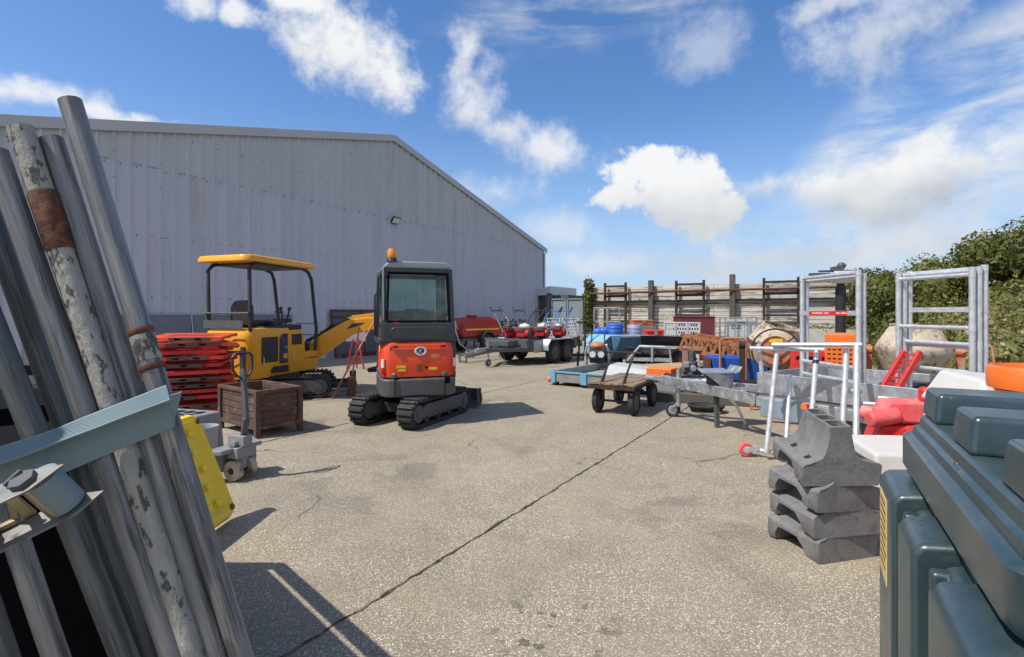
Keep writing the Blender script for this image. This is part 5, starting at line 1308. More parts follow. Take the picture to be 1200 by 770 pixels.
# perforated ramps, maroon box, caged white panel
pf0 = P(777,367,15.6); pf1 = P(819,367,14.9); dd = (pf1-pf0); seg = dd.length/3
for i in range(3):
    q = pf0.lerp(pf1,(i+.0)/3); q.z = 0
    o = thing('perforated_ramp',['leftmost of three perforated aluminium ramps standing before the maroon box','middle one of three perforated aluminium ramps before the maroon box','rightmost of three perforated aluminium ramps standing before the maroon box'][i],'ramp',q,(dd.y,-dd.x),'perforated aluminium ramps standing on end')
    o.rotation_euler.rotate_axis('X',R(6))
    b = MB(); w = seg-.02
    for x in (0,w): b.bx(-x-.02 if x else -.02,(-x+.02) if x else .02,-.03,.03,0,1.25)
    for z in (.02,1.23): b.bx(-w,0,-.028,.028,z-.02,z+.02)
    perf_plate(b,-w+.02,-.02,0,.04,1.21,4,11)
    b.build('ramp_plate',m_aluplate,o)
mxp = P(793,367,17.0); mb_ = thing('steel_cabinet','maroon steel site box standing behind the perforated ramps','cabinet',(mxp.x+.62,17.2,0),(-.35,-1))
b = MB(); b.bx(-.62,.62,-.42,.42,.06,1.36); b.build('cabinet_body',m_maroon,mb_,.015)
b = MB(); b.bx(-.64,.64,-.44,.44,1.36,1.40); b.build('lid',m_maroon,mb_,.01)
b = MB(); b.bx(-.6,.6,-.4,.4,0,.06); b.build('skid',m_blkst,mb_)
b = MB(); b.bx(-.02,.02,.42,.43,.2,1.2); b.bx(.05,.10,.42,.45,.68,.80); b.build('door_seam',m_void,mb_)
cg = thing('wire_cage','grey wire cage standing on a concrete block, white panels inside','cage',P(838,367,16.6).xy.to_3d(),(-.12,-1))
w = 1.42; b = MB()
for x in (0,.30,.62,.98,1.25,w):
    for y in (0,-.6): b.bar((-x,y,.72),(-x,y,1.36),.03)
for z in (.74,1.36):
    for y in (0,-.6): b.bar((0,y,z),(-w,y,z),.035)
    for x in (0,w): b.bar((-x,0,z),(-x,-.6,z),.035)
b.build('cage_frame',m_galv,cg)
b = MB()
for i in range(9): b.bx(-.02-i*.155,-.012-i*.155,-.004,.004,.74,1.34)
b.build('wire_mesh',m_galv,cg)
b = MB(); b.bx(-.1,-w-.05,-.75,.1,0,.70); b.build('plinth_block',m_concr,cg,.01)
wp = thing('white_panel','white panel with grey printed lines standing in the wire cage','panel',cg.location+Vector((0,0,.72)),(-.12,-1))
b = MB(); b.bx(-.38,-1.30,-.10,-.07,.02,.60); b.build('panel_sheet',m_whitep,wp)
b = MB(); b.bx(-.70,-.92,-.069,-.066,.47,.50)
for x0,x1,z in ((-.50,-.58,.36),(-.60,-.66,.36),(-.69,-.80,.36),(-.50,-.60,.29),(-.62,-.72,.29),(-.74,-.80,.29)): b.bx(x0,x1,-.069,-.066,z,z+.035)
b.build('printed_lines',m_dgrey,wp)
# rusty lattice beam on a trestle, blue bin with an orange hoop
lb_ = thing('lattice_beam','orange rusted lattice beam lying across the brown trestle','beam',(0,0,0))
A0 = P(806,400,11.2); A1 = P(900,418,9.7); dz_ = (A1-A0).normalized(); sd = dz_.cross(Vector((0,0,1))).normalized(); un = sd.cross(dz_)
b = MB()
for s in (-.22,.22):
    for h_ in (-.14,.14): b.bar(A0+sd*s+un*h_,A1+sd*s+un*h_,.05,.085)
    for i in range(9):
        q0 = A0.lerp(A1,i/9)+sd*s; q1 = A0.lerp(A1,(i+1)/9)+sd*s
        b.bar(q0-un*.14,q0.lerp(q1,.5)+un*.14,.04,.055); b.bar(q0.lerp(q1,.5)+un*.14,q1-un*.14,.036,.055)
for i in range(10):
    q0 = A0.lerp(A1,i/9)
    for h_ in (-.14,.14): b.bar(q0-sd*.22+un*h_,q0+sd*.22+un*h_,.03,.03)
b.build('lattice',m_rustl,lb_)
ts = thing('trestle','brown steel trestle frame carrying the rusted lattice beam','trestle',(4.02,10.9,0),(-.35,-1))
b = MB()
for x in (-.42,.42):
    for y in (-.3,.3): b.bx(x-.06,x+.06,y-.06,y+.06,0,.80)
b.bx(-.48,.48,-.36,.36,.74,.815); b.bx(-.42,.42,.25,.31,.05,.12); b.build('trestle_frame',m_boxin,ts,.01)
bb_ = thing('waste_bin','bright blue open topped tub bin behind the trailer drawbar','bin',(4.02,9.55,0),(-.2,-1))
b = tub([(-.42,-.3),(.38,-.3),(.38,.3),(-.42,.3)],[(-.52,-.36),(.46,-.36),(.46,.36),(-.52,.36)],.32,.72,.025); b.build('tub',m_blue,bb_,.01)
for q in ((-.54,-.50,-.37,.37,.45,.74),(.46,.50,-.30,.34,.40,.70)): b = MB(); b.bx(*q); b.build('end_plate',m_rust,bb_)
b = MB(); b.tube([(-.1,.40,.3),(-.1,.40,1.02),(-.06,.40,1.06),(.28,.40,1.06),(.32,.40,1.02),(.32,.40,.3)],.02,8); b.build('hoop_handle',m_morang,bb_)
b = MB(); b.bx(-.5,.5,-.34,.34,.24,.32); b.build('base_frame',m_blkst,bb_)
for s in (-1,1): wheel(bb_,(s*.40,.05,.14),.14,.08,tread=False)
eg = thing('pump_engine','dirty dark pump engine on a spindly frame beside the trestle','engine',(3.30,9.70,0),(-.3,-1))
b = MB(); b.cyl((0,0,.35),(0,0,.62),.10,n=14); b.cyl((-.15,.0,.45),(.16,.0,.45),.085); b.cyl((.0,.02,.62),(.0,.02,.80),.05); b.box((.05,.06,.30),(.3,.24,.16)); b.build('engine_block',m_dgrey,eg,.015)
b = MB(); b.cyl((-.02,.10,.50),(-.02,.16,.50),.055); b.box((.1,.1,.56),(.1,.06,.1)); b.build('carburettor',m_galv,eg,.01)
b = MB()
for x,y in ((-.2,-.16),(.2,-.16),(-.2,.18),(.2,.18)): b.bar((x,y,0),(x*.6,y*.6,.34),.03)
b.bar((-.2,.18,.06),(.2,.18,.06),.03); b.bar((-.22,.2,.18),(-.22,.2,.42),.05); b.bar((-.10,.2,.18),(-.10,.2,.40),.05); b.build('engine_frame',m_rustd,eg)
# ------------------------------------------------------------------ galvanised trailer, centre right
gtb = thing('galvanised_trailer','galvanised flat trailer with a jockey wheel, carrying scaffold frames','trailer',(2.85,6.2,0),(-.52,.854))
gT = Matrix.Translation(gtb.location) @ gtb.rotation_euler.to_matrix().to_4x4()
b = MB(); b.bx(.03,1.47,-2.58,-.03,.53,.56); b.build('deck',m_galv,gtb)
for nm,a in (('side_rail',(-.0,.035,-2.6,-.02)),('side_rail',(1.465,1.50,-2.6,-.02)),('head_rail',(.04,1.46,-.045,-.01))):
    b = MB(); b.bx(*a,.575,.81); b.build(nm,m_galv,gtb,.006)
b = MB()
for x in (.05,1.45): b.bar((x,-2.55,.47),(x,0,.47),.07,.12)
for y in (-2.5,-1.7,-.9,-.1): b.bar((.05,y,.47),(1.45,y,.47),.06,.10)
b.bar((.12,.05,.47),(.30,1.70,.52),.08,.13); b.bar((1.25,.0,.47),(.36,1.45,.50),.07,.11); b.bar((.05,-.0,.62),(.34,.55,.50),.05,.06); b.bar((.32,1.5,.52),(.30,1.95,.53),.06,.07); b.cyl((.30,1.85,.52),(.30,2.02,.52),.045)
b.build('chassis',m_galv,gtb,.006)
b = MB(); b.cyl((.33,1.43,.16),(.33,1.43,.70),.030,n=14); b.bar((.33,1.43,.69),(.33,1.33,.76),.02); b.cyl((.33,1.43,.45),(.33,1.43,.58),.045); b.build('jockey_leg',m_galv,gtb)
wj = wheel(gtb,(.33,1.53,.105),.105,.07,m_galv,yaw=R(35),tread=False)
b = MB(); b.bar((.33,1.43,.20),(.33,1.53,.11),.10,.03); b.build('jockey_fork',m_galv,gtb)
for x in (.14,1.36):
    wheel(gtb,(x,-1.02,.325),.325,.19,m_dgrey)
    b = MB(); b.prism([(-1.52,.30),(-1.50,.30),(-1.36,.60),(-1.20,.705),(-.84,.705),(-.68,.60),(-.54,.30),(-.52,.30),(-.66,.615),(-.83,.725),(-1.21,.725),(-1.38,.615)],'x',x-.12,x+.12); b.build('mudguard',m_blkst,gtb)
b = MB(); b.bx(.0,.34,-.56,-.06,.30,.52); tbx = b.build('tool_locker',mat('pale_blue_zinc',(.30,.38,.44),.4,.5,.15,6.,dust=.2),gtb,.015)
b = MB(); b.bx(-.012,.0,-.70,-.60,.44,.53); b.build('tail_lamp',m_lamp,gtb,.006)
b = MB(); b.cyl((-.022,-.585,.49),(.0,-.585,.49),.035,n=14); b.build('indicator_lamp',m_hot,gtb)
# folded steel mudguard on the drawbar
mg = thing('loose_mudguard','bent silver steel mudguard with a flat strap arm behind the drawbar','mudguard',(2.72,7.00,0),(.15,-1))
b = MB(); b.add([(.27,.10,.715),(.20,-.16,.745),(-.17,-.16,.745),(-.17,.14,.715),(.27,.10,.727),(.20,-.16,.757),(-.17,-.16,.757),(-.17,.14,.727)],[(0,3,2,1),(4,5,6,7),(0,1,5,4),(1,2,6,5),(2,3,7,6),(3,0,4,7)]); b.prism([(.24,.716),(-.155,.716),(-.15,.52),(-.06,.49),(.06,.585)],'y',.105,.117); b.prism([(-.165,.715),(-.22,.735),(-.265,.80),(-.285,.80),(-.24,.725),(-.18,.695),(-.165,.70)],'y',-.15,.13); b.build('guard_plate',m_galv,mg,.004)
b = MB(); b.bx(-.16,.10,-.12,.10,.42,.70); b.build('backing_bracket',m_blkst,mg,.01)
b = MB(); b.bar((-.06,.02,.50),(-.20,.10,.30),.10,.03); b.bar((-.2,.10,.30),(-.30,.16,.06),.08,.03); b.cyl((-.12,.05,.40),(-.12,.10,.40),.05); b.build('strap_arm',m_galv,mg)
b = MB(); b.bar((.04,.06,.0),(.02,0,.5),.05,.05,(0,1,0)); b.build('prop',m_dgrey,mg)

# ------------------------------------------------------------------ cement mixers
def mixer(loc,fwd,label,tilt,spin,s=1.,ring=True,zc=1.0,hood=m_morang):
    o = thing('cement_mixer',label,'cement mixer',loc,fwd,'cement mixers behind the trailer')
    M = Matrix.Translation((0,0,zc)) @ Euler((R(tilt[0]),R(tilt[1]),0)).to_matrix().to_4x4() @ Matrix.Scale(s,4)
    b = MB(M); pr_ = [(.20,-.36),(.30,-.33),(.425,-.06),(.445,-.02),(.445,.04),(.425,.08),(.30,.32),(.285,.335),(.30,.345),(.30,.365),(.27,.365),(.27,.34),(.40,.07),(.40,-.05),(.20,-.32),(.001,-.32)]
    b.lathe([(.001,-.37)]+pr_,36)
    for i,p in enumerate(b.v): b.v[i] = p+Vector((mnoise.noise(p*9),mnoise.noise(p*9+Vector((5,0,0))),mnoise.noise(p*9+Vector((0,5,0)))))*.010
    b.build('drum',m_mortar,o)
    b = MB(M); b.lathe([(.447,-.02),(.462,-.02),(.462,.03),(.447,.03)],40,closed=True); b.build('gear_ring',m_rust,o) if ring else None
    b = MB()
    for x in (-.52*s,.52*s): b.bar((x,0,.3),(x,0,zc+.06),.07,.09); b.cyl((x-.05,0,zc),(x+.05,0,zc),.06)
    b.bar((-.52*s,0,.36),(.52*s,0,.36),.09,.09); b.bar((0,-.5,.30),(0,.5,.30),.08,.08)
    for y in (-.5,.5): b.bar((-.35,y,.26),(.35,y,.26),.06,.07); b.bar((0,y,.28),(0,y*.2,.40),.05)
    b.build('yoke_frame',hood if not ring else m_rustd,o,.006)
    for x in (-.36,.36): wheel(o,(x,-.5,.17),.17,.08,hood,tread=False)
    for x in (-.33,.33): b = MB(); b.bar((x,.5,.0),(x,.5,.26),.05); b.build('leg',hood,o)
    if ring:
        b = MB(); c = Vector((0,.56*s,zc-.05)); pts=[c+Vector((math.cos(R(a))*.33,0,math.sin(R(a))*.33)) for a in range(0,360,12)]; b.tube(pts,.013,8,True)
        for a in (20,140,260): b.bar(c,c+Vector((math.cos(R(a))*.33,0,math.sin(R(a))*.33)),.02)
        b.cyl(c-Vector((0,.5,0)),c+Vector((0,.02,0)),.03); b.build('tilt_wheel',m_rustd,o)
        b = MB(); b.cyl(c-Vector((0,.10,0)),c-Vector((0,.07,0)),.22,n=28); b.build('gear_disc',hood,o)
        b = MB(); b.bx(-.10,.09,.56*s-.069,.56*s-.062,zc+.07,zc+.13); b.build('rating_plate',m_sticker,o)
    return o
mixer((4.22,8.50,0),(-.42,-.9),'left cement mixer with a big tilt wheel in front of its crusted drum',(-8,-16),0,.92,True,.98)
rm = mixer((5.26,6.95,0),(-.55,-.83),'right cement mixer with a wide crusted drum behind the taller scaffold frame',(4,-5),0,.93,False,1.0)
b = MB(); b.bx(.56,.98,-.26,.26,.45,1.20); b.cur = 1
for i in range(6):
    for j in range(5): b.box((.62+i*.062,.262,.82+j*.062),(.036,.006,.014))
    for j in range(5): b.box((.981,-.18+i*.07,.82+j*.06),(.006,.036,.014))
    for j in range(3): b.box((.62+i*.062,-.10+j*.10,1.199),(.03,.045,.006))
b.build('engine_housing',[m_hot,m_void],rm)
b = MB(); b.tube([(-.50,.05,1.0),(-.75,.2,1.1),(-.8,.3,.5)],.015,6); b.bx(-.72,-.62,-.05,.10,.86,1.2); b.build('tilt_handle',m_morang,rm)
# red generator and orange cabinet between the mixers
o = thing('generator','red boxed generator between the two cement mixers','generator',(4.38,7.75,0),(-.5,-.87))
b = MB(); b.bx(-.26,.26,-.3,.3,.30,.98); b.build('housing',m_redp,o,.03)
b = MB()
for i in range(5): b.box((-.16+i*.08,.301,.86),(.05,.006,.05))
b.build('vents',m_void,o)
b = MB(); b.bx(-.24,.24,-.28,.28,0.04,.30); b.build('base',m_blkst,o)
o = thing('equipment_cabinet','hot orange plastic cabinet right of the red generator','cabinet',(4.62,7.42,0),(-.5,-.87))
b = MB(); b.bx(-.16,.16,-.22,.22,.02,1.22); b.build('cabinet_body',m_hot,o,.03)
b = MB(); b.bx(-.165,.165,.215,.225,.62,.65); b.bx(-.01,.01,.218,.226,.1,1.15); b.build('seam',m_rustd,o)

# ------------------------------------------------------------------ scaffold tower frames
def tube_frame(name,label,legs,rungs,r_=.025,group='aluminium scaffold frames on and beside the trailer',flat=(),band=None):
    base = Vector(legs[0][0]); o = thing(name,label,'scaffold frame',base,(0,1),group)
    legs = [(Vector(a)-base,Vector(c)-base) for a,c in legs]; lm = [MB().tube([a,c],r_,14) for a,c in legs]
    for i,(a,c) in enumerate(rungs):
        a = Vector(a)-base; c = Vector(c)-base; b = MB()
        if i in flat: b.bar(a,c,.022,.05)
        else: b.tube([a,c],r_*.84,12)
        b.build('rung',m_alu,o)
        for q,li,(la,lc) in ((p,li,l) for p in (a,c) for li,l in enumerate(legs)):
            ax_ = (lc-la).normalized(); t_ = (q-la).dot(ax_); on = la+ax_*t_
            if (on-q).length < r_*1.2: lm[li].cyl(on-ax_*r_*1.25,on+ax_*r_*1.25,r_*1.13,n=12)
    for m_ in lm: m_.build('leg',m_alu,o)
    return o
def stood(A,Bv,z0,z1,rz,label,flat=(),back=(0,0),lowleg=None):
    A = Vector((*A,0))+Vector((*back,0)); Bv = Vector((*Bv,0))+Vector((*back,0)); zz = lambda p,z: (p.x,p.y,z)
    return tube_frame('scaffold_frame',label,[(zz(A,z0),zz(A,z1)),(zz(Bv,z0),zz(Bv,z1))],[(zz(A,z),zz(Bv,z)) for z in rz],flat=flat)
F1a,F1b = P(940,367,6.35).xy, P(1006,367,5.44).xy
f1 = stood(F1a,F1b,.565,1.94,(1.915,1.50,.93,.78),'front one of two frames left on the trailer, red and white strip on one rung',flat=(1,))
f1b = stood(F1a,F1b,.565,1.90,(1.88,.90),'rear one of the two shorter frames on the trailer, just behind the striped rung',back=(.065,.02))
b = MB(); a_,c_ = Vector((*F1a,1.50))-f1.location, Vector((*F1b,1.50))-f1.location; off = Vector((-.03,-.03,0)).normalized()*.0125
nrm_ = Vector((-(c_-a_).y*-1,(c_-a_).x*-1,0)).normalized()
if nrm_.x > 0: nrm_ = -nrm_
b.bar(a_.lerp(c_,.16)+nrm_*.0125,a_.lerp(c_,.84)+nrm_*.0125,.003,.046); b.build('red_label',m_redp,f1)
b = MB()
for s0,s1 in ((.22,.42),(.45,.53),(.66,.72),(.74,.83)): b.bar(a_.lerp(c_,s0)+nrm_*.0145,a_.lerp(c_,s1)+nrm_*.0145,.002,.013)
b.build('label_lettering',m_whitep,f1)
F2a,F2b = P(1066,367,5.67).xy, P(1154,367,4.94).xy
stood(F2a,F2b,.565,1.945,(1.92,1.535,1.17,.93),'front one of three nested frames right on the trailer, with a flat grey cross bar',flat=(1,))
stood(F2a,F2b,.565,1.93,(1.90,1.20),'middle one of the three nested frames behind the flat grey cross bar',back=(-.065,-.012))
stood(F2a,F2b,.565,1.93,(1.86,1.36),'rearmost of the three nested frames at the right of the trailer',back=(-.135,-.02))
# base frames leaning on the near side of the trailer
def lp(px,py,Y): return P(px,py,Y)
g0 = G(898,539); g1 = G(947,548); t0 = P(911,407,5.62); t1 = P(957,409,5.42)
fa = tube_frame('base_frame','leaning scaffold base frame with a red caster wheel at its foot',[(g0+Vector((0,0,.07)),t0),(g1+Vector((0,0,.03)),t1)],[(P(879,408,5.70),P(966,410,5.38)),(G(878,533)+Vector((0,0,.07)),g0+Vector((.12,-.03,.07))),(P(889,403,5.72),P(893,440,5.72))],.026)
b = MB(); cc = G(874,535)+Vector((.0,0,.075))-fa.location; b.cyl(cc+Vector((-.0,-.025,0)),cc+Vector((.0,.025,0)),.072,n=22); cw = b.build('caster_wheel',m_pink,fa,.01)
b = MB(); b.cyl(cc+Vector((0,-.032,0)),cc+Vector((0,.032,0)),.036,n=18); b.bar(cc+Vector((0,-.036,0)),cc+Vector((.12,-.036,.02)),.008,.05); b.bar(cc+Vector((0,.036,0)),cc+Vector((.12,.036,.02)),.008,.05); b.build('caster_fork',m_alu,cw)
g2 = G(920,541); t2 = P(919,438,5.75)
tube_frame('base_frame','short leaning scaffold leg tube behind the red caster wheel frame',[(g2+Vector((0,0,.03)),P(926,440,5.75))],[(g2+Vector((-.05,.0,.03)),g2+Vector((.12,-.03,.03)))],.023)
g3 = G(985,556); t3 = P(992,408,5.22); g4 = G(1003,566); t4 = P(1004,406,5.10)
fb = tube_frame('base_frame','leaning scaffold ladder frame in front of the black trailer wheel',[(g3+Vector((0,0,.03)),t3),(g4+Vector((0,0,.03)),t4)],[(P(905,404,5.58),P(1010,404,5.08)),(P(988,457,5.22),P(1009,459,5.05))],.027)
b = MB(); m1 = t1.lerp(g1,.10)-fa.location; m2 = t1.lerp(g1,.13)-fa.location; b.cyl(m1,m2,.031,n=14); b.build('tape_band',m_blkst,fa)
g5 = G(1046,560)
tube_frame('base_frame','low scaffold frame with one rung, right of the black trailer wheel',[(g5+Vector((0,0,.03)),P(1046,468,4.95))],[(P(1003,472,4.99),P(1092,479,4.6)),(P(1030,466,4.95),P(1090,473,4.65))],.022)
# red step ladder section on the trailer
o = thing('red_ladder','short red ladder section leaning on the taller scaffold frames','ladder',(0,0,0))
q0 = P(1036,452,5.55); q1 = P(1060,412,5.60); w_ = Vector((.13,-.05,0)); q0 = q0+(q0-q1)*.35
b = MB(); b.bar(q0,q1,.035,.06); b.bar(q0+w_,q1+w_,.035,.06); b.build('stile',m_redp,o,.004)
b = MB()
for i in range(8): c_ = q0.lerp(q1,(i+.5)/8); b.bar(c_,c_+w_,.03,.02)
b.build('rung',m_redp,o)

# floodlight mast in front of the fence
fm = thing('floodlight_mast','black mast with a wide floodlight and camera in front of the fence','mast',P(985,367,13.2).xy.to_3d(),(-.2,-1))
b = MB(); b.cyl((0,0,0),(0,0,2.15),.115,n=20); b.cyl((0,0,2.15),(0,0,2.40),.09,n=14); b.build('mast_tube',m_blkst,fm)
b = MB(); b.box((.02,.25,2.38),(.52,.10,.36),(R(-48),0,R(0))); lh = b.build('floodlight',m_trim,fm,.02)
b = MB(); b.box((.02,.288,2.345),(.44,.01,.28),(R(-48),0,0)); b.build('lens',m_clear,lh)
b = MB(); b.prism([(.28,2.26),(.75,2.44),(.75,2.50),(.28,2.50)],'y',.05,.15); b.bar((-.5,.0,2.55),(.5,.0,2.55),.05); b.bar((0,0,2.3),(0,0,2.62),.07); b.build('bracket',m_dgrey,fm)
b = MB(); b.ball((-.02,0,2.68),(.10,.10,.09)); b.cyl((-.02,0,2.6),(-.02,0,2.68),.06); b.box((.12,.1,2.60),(.2,.3,.1)); b.build('dome_camera',m_dgrey,fm)

# ------------------------------------------------------------------ white and red plastic, barrel, white tank
o = thing('barrier_block','white plastic barrier block behind the grey rubber feet','barrier',(2.64,3.72,0),(.12,1))
b = MB(); vs=[(-.24,-.36,0),(.40,-.36,0),(.40,.30,0),(-.24,.30,0),(-.20,-.22,.57),(.32,-.26,.57),(.36,.24,.60),(-.18,.22,.60)]; b.add(vs,[(0,3,2,1),(4,5,6,7),(0,1,5,4),(1,2,6,5),(2,3,7,6),(3,0,4,7)]); b.build('block',m_white,o,.03,3)
b = MB(); b.prism([(-.10,.05),(.16,.05),(.14,.22),(-.07,.22)],'y',-.368,-.33); b.build('fork_slot',m_gplas,o,.01)
o = thing('road_barrier','sun faded red plastic road barrier with round hinge lugs beside the oil tank','barrier',(3.20,4.22,0),(-.3,-1))
b = MB(); b.prism([(-.5,0),(.38,0),(.30,.50),(.26,.62),(-.45,.62),(-.45,.5)],'y',-.16,.14); b.build('barrier_body',m_redp,o,.03,3)
b = MB(); b.prism([(-.45,.64),(.20,.64),(.26,.70),(.20,.80),(-.45,.82)],'y',-.13,.12); b.cyl((.14,.10,.70),(.36,.16,.66),.065,n=20); b.cyl((.2,-.12,.66),(.3,-.2,.66),.06,n=18); b.build('top_bar',m_pink,o,.02,3)
b = MB(); b.cyl((.02,.14,.55),(.02,.22,.55),.09,n=24); b.bar((.06,.18,.55),(.20,.22,.30),.07,.05); b.bar((.0,.2,.5),(-.1,.24,.28),.05,.05); b.build('hinge_lug',m_redp,o,.01)
b = MB(); b.bx(-.16,-.02,.0,.10,.80,.92); b.build('end_cap',m_redp,o,.03)
o = thing('plastic_tank','white plastic tank with a sloping top behind the dark green oil tank','tank',(3.42,3.62,0),(.1,1))
b = MB(); b.bx(-.40,.52,-.3,.3,.0,.86); b.build('tank_body',m_white,o,.05,3)
b = MB(); vs=[(-.41,-.31,.865),(.53,-.31,.865),(.53,.31,.865),(-.41,.31,.865),(-.31,-.18,1.06),(.34,-.20,1.03),(.34,.25,1.04),(-.30,.25,1.09)]; b.add(vs,[(0,3,2,1),(4,5,6,7),(0,1,5,4),(1,2,6,5),(2,3,7,6),(3,0,4,7)]); b.build('sloped_lid',m_white,o,.03,3)
o = thing('plastic_barrel','orange plastic barrel with a wide flat rim at the right edge','barrel',(3.12,3.05,0))
b = MB(); b.lathe([(.001,0),(.22,0),(.245,.1),(.25,1.03),(.26,1.05)],36); b.build('barrel_body',m_rust if False else m_redo,o)
b = MB(); b.lathe([(.255,1.055),(.288,1.06),(.292,1.085),(.292,1.17),(.282,1.185),(.262,1.19),(.255,1.15),(.001,1.14)],40); b.build('rim',m_hot,o)

# ------------------------------------------------------------------ recycled rubber feet
def rubber(top):
    half = [(.255,.0),(.268,.03),(.268,.105),(.255,.120),(.225,.128),(.175,.142),(.135,.168),(.112,.20)]
    half += [(.096,.25),(.084,.31),(.080,.355)] if top else [(.10,.22)]
    pf = [(-x,z) for x,z in half]+half[::-1]
    n = len(pf); secs = [-.235,-.225,-.16,-.08,0,.08,.16,.225,.235]; vs=[]; fs=[]
    b = MB()
    for y in secs:
        e = abs(y)/.235
        for x,z in pf:
            wv = 1+.10*(e**2.5)*max(0,(abs(x)-.12)/.15)-(.06 if e > .99 else 0)
            lift = .022*max(0,(abs(x)-.15)/.12)*(e**2) if z > .05 else 0
            yy = y*(1-.10*max(0,z-.16)/.2)+(.02*e*(1 if y>0 else -1) if abs(x)>.2 else 0)
            vs.append((x*wv+.006*mnoise.noise(Vector((x*9,y*9,z*9))),yy,z+lift+.007*mnoise.noise(Vector((x*8,y*8,z*9+3)))))
    fs=[tuple(range(n))[::-1],tuple((len(secs)-1)*n+i for i in range(n))]
    for s in range(len(secs)-1):
        for i in range(n): j=(i+1)%n; fs.append((s*n+i,s*n+j,(s+1)*n+j,(s+1)*n+i))
    b.add(vs,fs); return b
LAB = ['lowest of four stacked grey rubber barrier feet, resting on the ground','second grey rubber barrier foot from the ground in the stack of four','third grey rubber barrier foot from the ground in the stack of four','topmost grey rubber barrier foot, its open slotted neck pointing up']
for i in range(4):
    o = thing('rubber_foot',LAB[i],'barrier foot',((1.99,2.0,1.985,1.995)[i],3.41-.006*i,.006+.154*i+(.024 if i==3 else 0)),(0,1),'recycled rubber barrier feet stacked by the oil tank')
    o.rotation_euler = (R((1,2.5,3.,9)[i]),R((0,-1.5,2.,-2.)[i]),R((15,8,13,-4)[i])); o.scale = (.80,.82,1)
    bpy.context.view_layer.update()
    bd = rubber(i==3).build('foot_block',m_rub,o); bpy.context.view_layer.update()
    c_ = MB(); c_.prism([(-.125+.012*i,-.02),(.185,-.02),(.178,.05),(.15,.092),(-.03,.088),(-.10,.045)],'x',-.5,.5); cut(bd,c_)
    if i == 3:
        for y in (-.135,-.0,.135):
            c_ = MB(); c_.prism(rrect(-.056,.056,y-.056,y+.056,.02,3),'z',.13,.50); cut(bd,c_)
        for y in (-.12,.10):
            c_ = MB(); c_.box((-.185,y,.135),(.045,.05,.20),(0,R(-22),0)); cut(bd,c_)
    bv = bd.modifiers.new('bevel','BEVEL'); bv.width=.006; bv.segments=2; bv.limit_method='ANGLE'; bv.angle_limit=R(42)

# ------------------------------------------------------------------ dark green oil tank
ot = thing('oil_tank','large dark green plastic oil tank with stepped ridges on its lid','oil tank',(1.37,1.87,0),(.49,.872))
# local y = towards the far end, local x = inwards from the yard face; lid runs from y=0 back to y=-1.18
LT = 1.20; Wd = 1.05
def ring(x0,y0,y1,r_): return rrect(x0,Wd+.06-x0,y1,y0,r_,5)
b = MB(); lev = [(.012,-.01,-LT+.01,.975,.06),(0,0,-LT,.99,.07),(0,0,-LT,1.085,.07),(.012,-.012,-LT+.012,1.095,.06),(.026,-.02,-LT+.02,1.097,.05),(.030,-.024,-LT+.024,1.118,.05),(.044,-.03,-LT+.03,1.124,.05),(.048,-.032,-LT+.032,1.150,.05),(.056,-.036,-LT+.036,1.157,.05),(.07,-.05,-LT+.05,1.160,.05)]
vs=[];n_=None
for x0,y0,y1,z,r_ in lev:
    rp=ring(x0,y0,y1,r_); n_=len(rp); vs += [(*p,z) for p in rp]
fs=[tuple(range(n_))[::-1],tuple(range((len(lev)-1)*n_,len(lev)*n_))]
for l in range(len(lev)-1):
    for i in range(n_): j=(i+1)%n_; fs.append((l*n_+i,l*n_+j,(l+1)*n_+j,(l+1)*n_+i))
b.add(vs,fs); b.build('lid',m_tank,ot)
for y0,y1 in ((-.045,-.262),(-.462,-.664),(-.880,-1.095)):
    b = MB(); x1 = Wd-.02
    vs=[(.055,y0,1.158),(x1,y0,1.158),(x1,y1,1.158),(.055,y1,1.158),(.066,y0-.008,1.252),(x1-.015,y0-.008,1.252),(x1-.015,y1+.014,1.252),(.066,y1+.014,1.252)]
    b.add(vs,[(0,3,2,1),(4,5,6,7),(0,1,5,4),(1,2,6,5),(2,3,7,6),(3,0,4,7)]); b.build('lid_ridge',m_tank,ot,.014,3)
b = MB(); b.bx(.03,Wd,-LT+.03,-.03,.06,.973); b.build('tank_body',m_tank,ot,.04,3)
for y0,y1,ox,zt in ((-.005,-.325,-.060,.955),(-.335,-.49,-.020,.925),(-.50,-.722,-.066,.955),(-.735,-.885,-.020,.925),(-.90,-1.24,-.062,.955)):
    b = MB(); pf=[(ox+.006,.05),(ox,.30),(ox,zt-.035),(ox+.02,zt-.008),(.10,zt+.012),(.10,.05)]; b.prism(pf,'y',y1,y0)
    p_ = b.build('side_rib',m_tank,ot,.016,3)
    if y0 == -.335 or y0 == -.735:
        b = MB(); b.bx(ox-.018,.02,y0-.015,y0-.055,zt-.12,zt-.012); b.build('rib_clip',m_tank,ot,.012,3)
b = MB(); b.bx(-.0625,-.0605,-.23,-.06,.62,.895); stk = b.build('warning_label',mat('faded_yellow_label',(.62,.50,.20),.6,0,.12,8.),ot)
b = MB(); r2 = random.Random(9)
for i in range(9):
    z=.865-i*.026; y=-.08
    while y > -.20: w=r2.uniform(.008,.03); b.bx(-.0632,-.0624,y-w,y,z,z+.011); y -= w+.008
b.build('label_print',m_brownp,stk)

